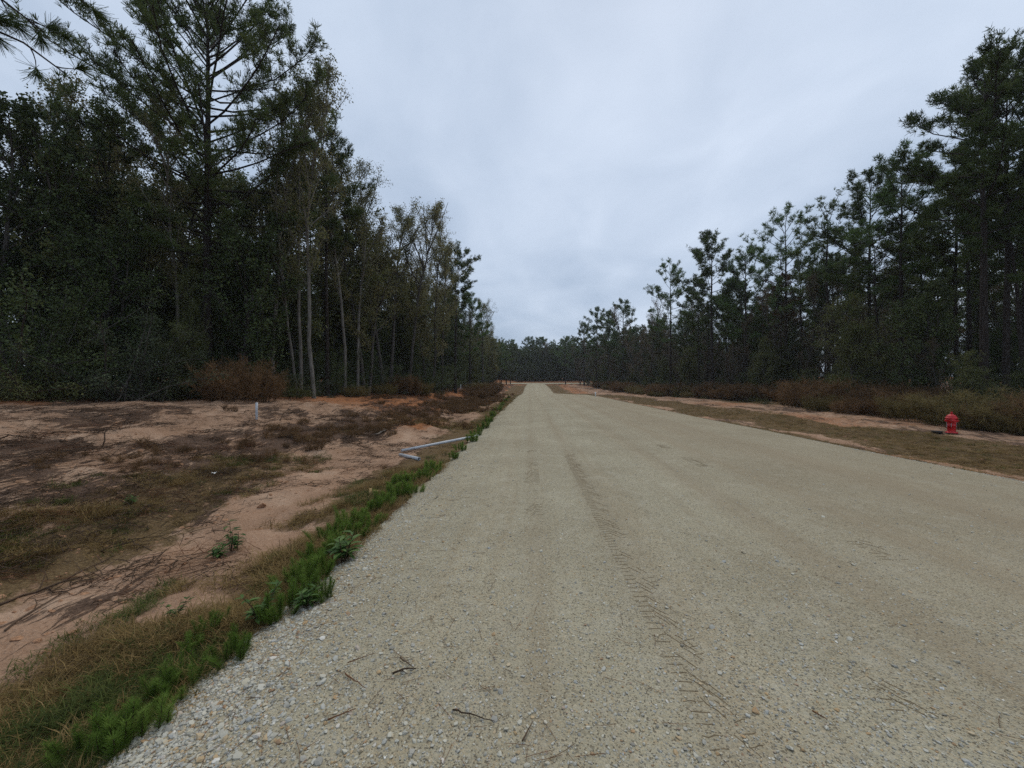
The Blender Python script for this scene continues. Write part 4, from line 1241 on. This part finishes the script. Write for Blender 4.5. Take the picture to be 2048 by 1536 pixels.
def make_broad(seed, n, H, size):
    rng = np.random.default_rng(seed)
    sb, lb = MB(), MB()
    for i in range(n):
        a = rng.uniform(0, 6.28)
        pts, de = bend(rng, (rng.normal(0, .03), rng.normal(0, .03), -.02), unit(np.array([math.cos(a) * .4, math.sin(a) * .4, 1])), H * rng.uniform(.6, 1.1), 5, 0, .1)
        sb.tube(pts, np.linspace(.006, .002, 5), 4)
        for k in range(11):
            f = rng.uniform(.25, 1)
            o = np.array([np.interp(f * 4, np.arange(5), pts[:, c]) for c in range(3)])
            b = rng.uniform(0, 6.28); d = np.array([math.cos(b), math.sin(b), .35]); w = np.array([-math.sin(b), math.cos(b), 0])
            L = size * rng.uniform(.6, 1.2)
            q = [o, o + d * L * .35 + w * L * .16, o + d * L * .35 - w * L * .16 , o + d * L * .7 + w * L * .12 - [0, 0, L * .12], o + d * L * .7 - w * L * .12 - [0, 0, L * .12], o + d * L - [0, 0, L * .32], o + d * L * .36 - [0, 0, L * .05], o + d * L * .7 - [0, 0, L * .17]]
            lb.add(q, [(0, 1, 6), (0, 6, 2), (1, 3, 7), (1, 7, 6), (6, 7, 4), (6, 4, 2), (3, 5, 7), (7, 5, 4)], rng.uniform(0, 1))
    return sb, lb
for i, (n, H, w_) in enumerate([(9, .26, .24), (12, .30, .30), (7, .22, .2), (14, .33, .36)]):
    proto('plume_%d' % i, make_plume(41 + i, n, H, w_), 'dead_stem', 'fennel', H)
proto('broad_0', make_broad(51, 6, .28, .13), 'dead_stem', 'weed_leaf', .28)
proto('broad_1', make_broad(52, 5, .34, .10), 'dead_stem', 'weed_leaf', .34)

plume_px = [(560, 1238, .22), (598, 1205, .25), (632, 1160, .28), (350, 1392, .2), (310, 1405, .16), (468, 1318, .2), (232, 1490, .22), (172, 1510, .2), (285, 1475, .18),
            (690, 1075, .28), (668, 1102, .24), (705, 1050, .3), (742, 1030, .26), (772, 1012, .3), (800, 992, .28), (828, 988, .26), (790, 976, .3), (850, 958, .28), (868, 945, .3),
            (585, 1175, .24), (622, 1128, .27), (655, 1085, .26), (720, 1075, .22), (420, 1260, .16), (380, 1300, .16), (640, 1198, .2), (812, 968, .25), (745, 1052, .24), (905, 918, .25), (922, 902, .28), (943, 884, .34), (952, 872, .34), (966, 858, .4), (978, 845, .4), (986, 833, .4), (996, 822, .45), (1004, 812, .45), (1012, 803, .5), (1018, 797, .5)]
made = []
for i, (px, py, h) in enumerate(plume_px):
    q = at_px(px, py)
    made.append(plant('plume_%d' % (i % 4), 'feathery_weed', 'stem', 'frond', q[0], q[1], h * (.88 if h < .31 else .85), 'feathery bright green weed clump along the left gravel edge', 'weed', 'feathery green weeds on the gravel edge', z=q[2], wide=1.2))
number(made, lambda o, i: 'feathery bright green weed clump on the left gravel edge, %s counted from the camera' % ordw(i), lambda o: o.location.y)
for i, (px, py, h, k, lab) in enumerate([
        (692, 1122, .26, 0, 'broad-leaved dark green weed at the gravel edge among feathery clumps'),
        (515, 1250, .24, 1, 'yellowing broad-leaved weed at the gravel edge nearest the camera'),
        (616, 1215, .15, 0, 'low broad-leaved sprout at the foot of the feathery clumps'),
        (462, 1102, .30, 1, 'tall green leafy weed standing in the dry grass patch'),
        (440, 1118, .16, 0, 'spreading green weed at the foot of the tall leafy weed'),
        (345, 1240, .14, 1, 'single leafy sprout in the dry grass near the sandy rut'),
        (265, 1010, .14, 0, 'small green weed at the edge of the dark litter patch')]):
    q = at_px(px, py)
    plant('broad_%d' % k, 'leafy_weed', 'stem', 'leaf', q[0], q[1], h, lab, 'weed', None, z=q[2])

# ------------------------------------------------------------------ grass, litter, gravel: stuff nobody could count
def make_tuft(seed, n, H, spread, wd, flop):
    rng = np.random.default_rng(seed)
    mb = MB()
    a = rng.uniform(0, 6.28, n); r = np.sqrt(rng.uniform(0, 1, n)) * spread
    o = np.stack([np.cos(a) * r, np.sin(a) * r, np.full(n, -.01)], -1)
    b = rng.uniform(0, 6.28, n); lean = rng.uniform(.1, 1, n) * flop
    d = unit(np.stack([np.cos(b) * lean, np.sin(b) * lean, np.ones(n)], -1))
    L = H * rng.uniform(.5, 1.2, n)[:, None]
    w = np.stack([-np.sin(b), np.cos(b), np.zeros(n)], -1) * wd
    m = o + d * L * .5
    t = m + unit(d + np.stack([np.cos(b), np.sin(b), np.full(n, -.9)], -1) * .6 * lean[:, None]) * L * .55
    V = np.stack([o - w, o + w, m + w * .8, m - w * .8, t], 1).reshape(-1, 3)
    k = np.arange(n)[:, None] * 5
    f = np.concatenate([k + [[0, 1, 2]], k + [[0, 2, 3]], k + [[3, 2, 4]]])
    mb.add(V, f, np.repeat(rng.uniform(0, 1, n), 5))
    return mb
dry = [source('tuft_dry_%d' % i, make_tuft(61 + i, 46, .15 + .03 * i, .11, .0022, 1.7).mesh('tuft_dry_%d' % i, MAT['dry_grass'])) for i in range(3)]
grn = [source('tuft_green_%d' % i, make_tuft(71 + i, 40, .13 + .03 * i, .10, .0024, 1.2).mesh('tuft_green_%d' % i, MAT['green_grass'])) for i in range(2)]

rng = np.random.default_rng(101)
def logY(n, a, b):
    return np.exp(rng.uniform(math.log(a), math.log(b), n))
def spread_on(n, Ya, Yb, side, da, db):
    Y = logY(n, Ya, Yb); d = rng.uniform(da, db, n)
    X = XL(Y) - d if side < 0 else XR(Y) + d
    return X, Y, d
def fields(X, Y, d):
    return fbm(X * .5, Y * .5, 71), fbm(X * 1.3, Y * 1.0, 83, 3)
G = []
X, Y, d = spread_on(15000, 1.4, 16, -1, .15, 5.2)
n1, n2 = fields(X, Y, d)
dens = 1.0 * np.exp(-((d - .85) / .75) ** 2) * (Y < 9) + .95 * np.exp(-((d - 3.8) / .85) ** 2) * (1 - sstep(7, 11, Y)) + .8 * (n1 - .5) + .25 * np.exp(-((d - .5) / .5) ** 2)
dens = np.where((d > 1.75) & (d < 2.85), dens - .55, dens)
pat = fbm(X * 2.2, Y * 1.6, 29, 3)
ok = rng.random(len(X)) < np.clip(dens * 1.15 * sstep(.3, .56, pat) - .06, 0, 1)
G.append((X[ok], Y[ok], d[ok], n2[ok], 1.0))
X, Y, d = spread_on(5000, 14, 60, -1, .1, 4)
n1, n2 = fields(X, Y, d)
ok = rng.random(len(X)) < np.clip(1.6 * (n1 - .42) + .5 * np.exp(-((d - .6) / .6) ** 2), 0, 1)
G.append((X[ok], Y[ok], d[ok], n2[ok], 1.25))
X, Y, d = spread_on(14000, 6, 60, 1, .1, 12)
n1, n2 = fields(X, Y, d)
dw_ = d + 3.0 * (fbm(X * .42, Y * .28, 15, 4) - .5)
dens = .95 * sstep(1.2, 2.2, dw_) * (1 - sstep(4.0, 5.0, dw_)) + .4 * sstep(9, 10, dw_) + .5 * np.exp(-((d - .2) / .4) ** 2) + .9 * (n1 - .45)
ok = rng.random(len(X)) < np.clip(dens, 0, 1)
G.append((X[ok], Y[ok], d[ok], n2[ok], .95))
X = np.concatenate([g[0] for g in G]); Y = np.concatenate([g[1] for g in G]); n2 = np.concatenate([g[3] for g in G]); s0 = np.concatenate([np.full(len(g[0]), g[4]) for g in G])
dd = np.concatenate([g[2] for g in G])
rightside = X > XR(Y)
Z = surf_z(X, Y)
n = len(X)
grnp = np.where(rightside, .12, np.clip((n2 - .40) * 3.2 + .25 * np.exp(-(dd / .5) ** 2), .05, .85))
green = rng.random(n) < grnp
idx = np.where(green, 3 + rng.integers(0, 2, n), rng.integers(0, 3, n))
sc1 = s0 * rng.uniform(.45, 1.35, n) * np.where(rightside, 1, np.interp(Y, [1.5, 4], [.62, .95])) * np.where(rightside, .8, 1)
scatter('dry_grass', np.stack([X, Y, Z], -1), np.stack([rng.normal(0, .15, n), rng.normal(0, .15, n), rng.uniform(0, 6.28, n)], -1), np.stack([sc1, sc1, sc1 * np.where(rightside, .5, .55)], -1), idx, dry + grn)

# dead plant litter strewn over the bank
def make_litter(seed, n, R_, H, th):
    rg = np.random.default_rng(seed); mb = MB()
    for i in range(n):
        a = rg.uniform(0, 6.28); r = R_ * math.sqrt(rg.random())
        b = rg.uniform(0, 6.28)
        pts, _ = bend(rg, (math.cos(a) * r, math.sin(a) * r, rg.uniform(0, H * .4)), unit(np.array([math.cos(b), math.sin(b), rg.uniform(-.05, .5) * H * 6])), rg.uniform(.10, .32), 4, -.3, .2)
        mb.tube(pts, np.linspace(th, th * .3, 4), 3, rg.uniform(0, 1))
    return mb
lit = [source('litter_%d' % i, make_litter(81 + i, 16, .2, .05 + .05 * i, .004).mesh('litter_%d' % i, MAT['dead_stem'])) for i in range(3)]
lit.append(source('litter_straw', make_litter(85, 26, .22, .05, .0025).mesh('litter_straw', MAT['straw'])))
X, Y, d = spread_on(12000, 3.0, 45, -1, 1.2, 15)
n1, n2 = fields(X, Y, d)
tl = X - XTL(Y)
dens = .22 + 1.3 * (fbm(X * .9, Y * .6, 83) - .42) + .55 * np.exp(-((d - 4.7) / 1.5) ** 2) * sstep(3.5, 9, Y) + .8 * (1 - sstep(0, 2, tl))
ok = (rng.random(len(X)) < np.clip(dens * .8, 0, 1) * np.where((d < 3.2) & (Y < 7), .35, 1)) & (tl > -.5)
X, Y, d = X[ok], Y[ok], d[ok]; n = len(X); tl = tl[ok]
idx = np.where(rng.random(n) < np.where(tl < 3, .6, .15), 3, rng.integers(0, 3, n))
s1 = rng.uniform(.6, 1.5, n)
scatter('plant_litter', np.stack([X, Y, surf_z(X, Y)], -1), np.stack([rng.normal(0, .1, n), rng.normal(0, .1, n), rng.uniform(0, 6.28, n)], -1), np.stack([s1, s1, s1 * rng.uniform(.4, 1.1, n)], -1), idx, lit)

# low dead weeds on the bank face
dw = [source('dead_weed_%d' % i, bpy.data.meshes.new('x')) for i in range(0)]
def dead_weed(seed):
    a, b = make_brush(seed, .30, .55, 12, 10)
    v = MB(); v.v, v.f, v.t, v.n = a.v + b.v, a.f + [f + a.n for f in b.f], a.t + b.t, a.n + b.n
    return v.mesh('dead_weed', MAT['brush'])
dw = [source('dead_weed_%d' % i, dead_weed(91 + i)) for i in range(2)]
X, Y, d = spread_on(3600, 5.5, 62, -1, .6, 8.5)
n1, n2 = fields(X, Y, d)
mid = np.interp(Y, [5, 9, 20, 40, 60], [5.2, 4.6, 3.6, 3.4, 4.0])
dens = .8 * np.exp(-((d - mid) / 1.1) ** 2) + 1.4 * (n1 - .52)
ok = rng.random(len(X)) < np.clip(dens * np.interp(Y, [5, 12, 25], [.2, .45, 1.15]), 0, 1)
X, Y = X[ok], Y[ok]; n = len(X)
s1 = rng.uniform(.3, .8, n) * np.interp(Y, [5, 12, 40], [.5, .8, 1.5])
scatter('dead_weeds', np.stack([X, Y, surf_z(X, Y)], -1), np.stack([rng.normal(0, .2, n), rng.normal(0, .2, n), rng.uniform(0, 6.28, n)], -1), np.stack([s1 * 1.2, s1 * 1.2, s1], -1), rng.integers(0, 2, n), dw)

# gravel stones
def stone_mesh(seed):
    import bmesh
    bm = bmesh.new(); bmesh.ops.create_icosphere(bm, subdivisions=1, radius=.5)
    rg = random.Random(seed)
    for v in bm.verts:
        v.co *= rg.uniform(.6, 1.2)
        v.co.z *= .55; v.co.y *= .82
    me = bpy.data.meshes.new('stone_%d' % seed); bm.to_mesh(me); bm.free()
    me.materials.append(MAT['stone'])
    return me
st = [source('stone_%d' % i, stone_mesh(200 + i)) for i in range(5)]
N = 95000
Y = 1 / rng.uniform(1 / 15, 1 / .8, N)
X = XL(Y) + rng.uniform(0, 1, N) * np.minimum(XR(Y) - XL(Y), XL(Y) * -1 + 1.5 * Y + .6)
ed = X - XL(Y)
loose = np.exp(-ed / .7)
size = np.exp(rng.normal(math.log(.0092), .46, N)) * (1 + .8 * loose)
size = np.minimum(size, .045)
keep = rng.random(N) < (.35 + .65 * loose + .3 * (fbm(X * 1.5, Y * .7, 44) - .5) * 2)
X, Y, size = X[keep], Y[keep], size[keep]
# coarse windrow along both edges
def windrow(n, Ya, Yb, left):
    Y = 1 / rng.uniform(1 / Yb, 1 / Ya, n)
    e = rng.gamma(1.6, .16, n) - .22
    X = XL(Y) + e if left else XR(Y) - e
    return X, Y, np.clip(np.exp(rng.normal(math.log(.0115), .45, n)), .005, .042)
for q in (windrow(20000, 1.0, 30, True), windrow(5000, 5, 40, False)):
    X, Y, size = np.concatenate([X, q[0]]), np.concatenate([Y, q[1]]), np.concatenate([size, q[2]])
n = len(X)
scatter('gravel', np.stack([X, Y, surf_z(X, Y) + size * .08], -1), np.stack([rng.normal(0, .3, n), rng.normal(0, .3, n), rng.uniform(0, 6.28, n)], -1),
        size[:, None] * rng.uniform(.8, 1.3, (n, 3)), rng.integers(0, 5, n), st)

# dirt clods on the banks
def clod_mesh():
    me = stone_mesh(300).copy(); me.materials.clear(); me.materials.append(MAT['clod']); return me
cl = [source('clod', clod_mesh())]
X, Y, d = spread_on(5000, 2.5, 40, -1, 1.5, 15)
X2, Y2, d2 = spread_on(2500, 6, 40, 1, .5, 12)
X, Y = np.concatenate([X, X2]), np.concatenate([Y, Y2]); n = len(X)
size = np.exp(rng.normal(math.log(.035), .5, n))
scatter('dirt_clods', np.stack([X, Y, surf_z(X, Y)], -1), np.stack([rng.normal(0, .3, n), rng.normal(0, .3, n), rng.uniform(0, 6.28, n)], -1), size[:, None] * rng.uniform(.7, 1.4, (n, 3)), np.zeros(n, int), cl)

# brown pine needles dropped on the gravel
mb = MB()
for i in range(270):
    Y = 1 / rng.uniform(1 / 11, 1 / 1.3); e = min(rng.gamma(1.3, .75), 6) + .02
    X = float(XL(Y)) + e
    a = rng.uniform(0, 6.28); L = rng.uniform(.05, .15); c = rng.normal(0, .25)
    t = np.linspace(0, 1, 4)
    an = a + c * t
    xs = X + np.concatenate([[0], np.cumsum(np.cos(an[:-1]) * L / 3)]); ys = Y + np.concatenate([[0], np.cumsum(np.sin(an[:-1]) * L / 3)])
    zs = surf_z(xs, ys) + .007
    mb.tube(np.stack([xs, ys, zs], -1), .0011, 3, rng.uniform(0, 1))
tag(link('pine_needles', mb.mesh('pine_needles', MAT['straw'])), kind='stuff')

# tyre tread marks pressed into the gravel: low ridges of damp soil
mb = MB()
def ridge(pa, pb, w, h=.003):
    pa, pb = np.array(pa), np.array(pb)
    d = unit(pb - pa); nrm = np.array([-d[1], d[0]])
    k = 4
    P = [pa + (pb - pa) * i / (k - 1) + rng.normal(0, .003, 2) for i in range(k)]
    v = []
    for i, q in enumerate(P):
        ww = w * (.5 if i in (0, k - 1) else rng.uniform(.8, 1.2))
        z0 = float(surf_z(q[:1], q[1:])[0])
        v += [(q[0] - nrm[0] * ww, q[1] - nrm[1] * ww, z0 - .002), (q[0], q[1], z0 + h), (q[0] + nrm[0] * ww, q[1] + nrm[1] * ww, z0 - .002)]
    f = []
    for i in range(k - 1):
        a = i * 3
        for j in (0, 1):
            f += [(a + j, a + j + 1, a + j + 4), (a + j, a + j + 4, a + j + 3)]
    mb.add(v, f, rng.uniform(0, 1))
def track(x0, slope, Ya, Yb, pres, seed, fl=1):
    y = Ya
    while y < Yb:
        p_ = float(fbm(np.array([y * 1.1]), np.array([seed * 3.7]), seed, 2)[0])
        xc = x0 + slope * y
        if p_ > pres:
            if rng.random() < .92: ridge((xc - .115 * fl, y + .006), (xc - .03 * fl, y - .004), .0045)
            if rng.random() < .5: ridge((xc + .035 * fl, y - .04), (xc - .03 * fl, y + .08), .005)
            if rng.random() < .4: ridge((xc + .085 * fl, y - .04), (xc + .03 * fl, y + .06), .0045)
            if rng.random() < .3: ridge((xc + .06 * fl, y), (xc + .12 * fl, y + .012), .004)
        y += .062
track(.87, .045, 1.62, 8.5, .24, 5)
track(1.75, .062, 1.8, 8, .62, 6)
track(.05, .045, 4, 9, .6, 7, -1)
track(3.1, .06, 2.5, 10, .66, 8)
tag(link('tyre_tread_marks', mb.mesh('tyre_tread_marks', MAT['tread_soil'])), kind='stuff')

# twigs and branches that can be picked out
def stick(pxs, rad, label, cat='twig', name='twig', lift=.012, mat='dead_stem', arch=0.0, kids=2, seed=0):
    rg = np.random.default_rng(seed)
    pts = np.array([at_px(*q) for q in pxs])
    t = np.linspace(0, 1, 9); tk = np.linspace(0, 1, len(pts))
    P = np.stack([np.interp(t, tk, pts[:, c]) for c in range(3)], -1)
    L = np.linalg.norm(P[-1] - P[0])
    P[1:-1, :2] += rg.normal(0, L * .012, (7, 2))
    P[:, 2] = surf_z(P[:, 0], P[:, 1]) + lift + arch * L * np.sin(t * math.pi)
    o = P[0].copy()
    m = MB(); m.tube(P - o, np.linspace(rad, rad * .35, 9), 5, rg.uniform(.2, .8), cap=True)
    for k in range(kids):
        i = rg.integers(2, 7); d = unit(P[-1] - P[0]); a = rg.choice([-1, 1]) * rg.uniform(.5, 1.0)
        dd = np.array([d[0] * math.cos(a) - d[1] * math.sin(a), d[0] * math.sin(a) + d[1] * math.cos(a), .15])
        q, _ = bend(rg, P[i] - o, unit(dd), L * rg.uniform(.15, .4), 4, -.2, .15)
        m.tube(q, np.linspace(rad * .55, rad * .2, 4), 4, .5)
    tag(link(name, m.mesh(name, MAT[mat]), None, o), label, cat)
stick([(785, 1352), (832, 1342)], .006, 'dark curved twig with side shoots lying on the gravel near the bottom', seed=1, kids=3, arch=.1)
stick([(800, 1320), (828, 1340)], .004, 'short dark twig pointing at the curved twig on the gravel', seed=2)
stick([(690, 1352), (732, 1382)], .004, 'straight reddish twig left of the dark curved twig', seed=3, kids=0, mat='straw')
stick([(695, 1330), (752, 1310)], .003, 'thin pale twig above the straight reddish twig', seed=4, kids=0, mat='straw')
stick([(655, 1445), (712, 1422)], .004, 'brown twig by the bottom edge left of centre', seed=5, kids=1, mat='straw')
stick([(905, 1425), (990, 1448)], .004, 'long thin twig at the bottom centre of the gravel', seed=6, kids=1)
stick([(1045, 1488), (1066, 1447)], .004, 'dark twig pointing up the road at the bottom centre', seed=7, kids=0)
stick([(1625, 1427), (1655, 1445)], .004, 'lone reddish twig right of the tyre tread marks', seed=8, kids=0, mat='straw')
stick([(0, 1212), (90, 1178), (230, 1112)], .011, 'long dark dead stem lying across the sand at the left border', 'branch', 'dead_branch', seed=9, kids=4)
stick([(10, 1265), (120, 1190), (250, 1130)], .008, 'second dead stem lying just below the long one on the sand', 'branch', 'dead_branch', seed=10, kids=4)
stick([(90, 1178), (140, 1190)], .007, 'short dead stick branching across the sand patch', 'branch', 'dead_branch', seed=11, kids=2)
stick([(0, 878), (55, 900)], .012, 'curved dead branch on the dirt at the left border', 'branch', 'dead_branch', seed=12, arch=.12)
stick([(120, 882), (160, 892)], .012, 'dark stick lying on the pale dirt patch', 'branch', 'dead_branch', seed=13, arch=.1)
stick([(205, 895), (240, 862)], .012, 'raised curved branch sticking up from the dirt bank', 'branch', 'dead_branch', seed=14, arch=.25)
stick([(490, 825), (508, 843)], .010, 'dark stick leaning beside the upright grey pipe', 'branch', 'dead_branch', seed=15, arch=.15)
stick([(560, 842), (600, 820)], .012, 'dead branch lying on the orange dirt right of the upright pipe', 'branch', 'dead_branch', seed=16, arch=.15, kids=3)
stick([(752, 872), (778, 860)], .035, 'weathered grey root chunk in the dark weeds of the bank', 'driftwood', 'root_chunk', lift=.05, mat='bare_wood', seed=17, kids=3)
# a scrap of white litter
p = at_px(421, 949)
mb = MB()
rg = np.random.default_rng(4)
v = np.array([[i * .024, j * .018, abs(rg.normal(0, .012)) + .01] for i in range(4) for j in range(4)]) + rg.normal(0, .003, (16, 3))
f = [q for i in range(3) for j in range(3) for q in ((i * 4 + j, i * 4 + j + 4, i * 4 + j + 5), (i * 4 + j, i * 4 + j + 5, i * 4 + j + 1))]
mb.add(v, f); mb.add(v - [0, 0, .002], [(a, c, b) for a, b, c in f])
tag(link('paper_scrap', mb.mesh('paper_scrap', MAT['pvc_white']), None, p), 'small crumpled white scrap lying on the dark litter of the bank', 'litter')

# two look-alikes beside one landmark: say which stands nearer
_by = {}
for _o in SC.objects:
    if _o.get('label') and _o.get('group', '').startswith('trees inside'):
        _by.setdefault(_o['label'], []).append(_o)
for _l, _os in _by.items():
    if len(_os) == 2:
        _os.sort(key=lambda o: o.location.y)
        _os[0]['label'] = _l + ', nearer of two'
        _os[1]['label'] = _l + ', farther of two'
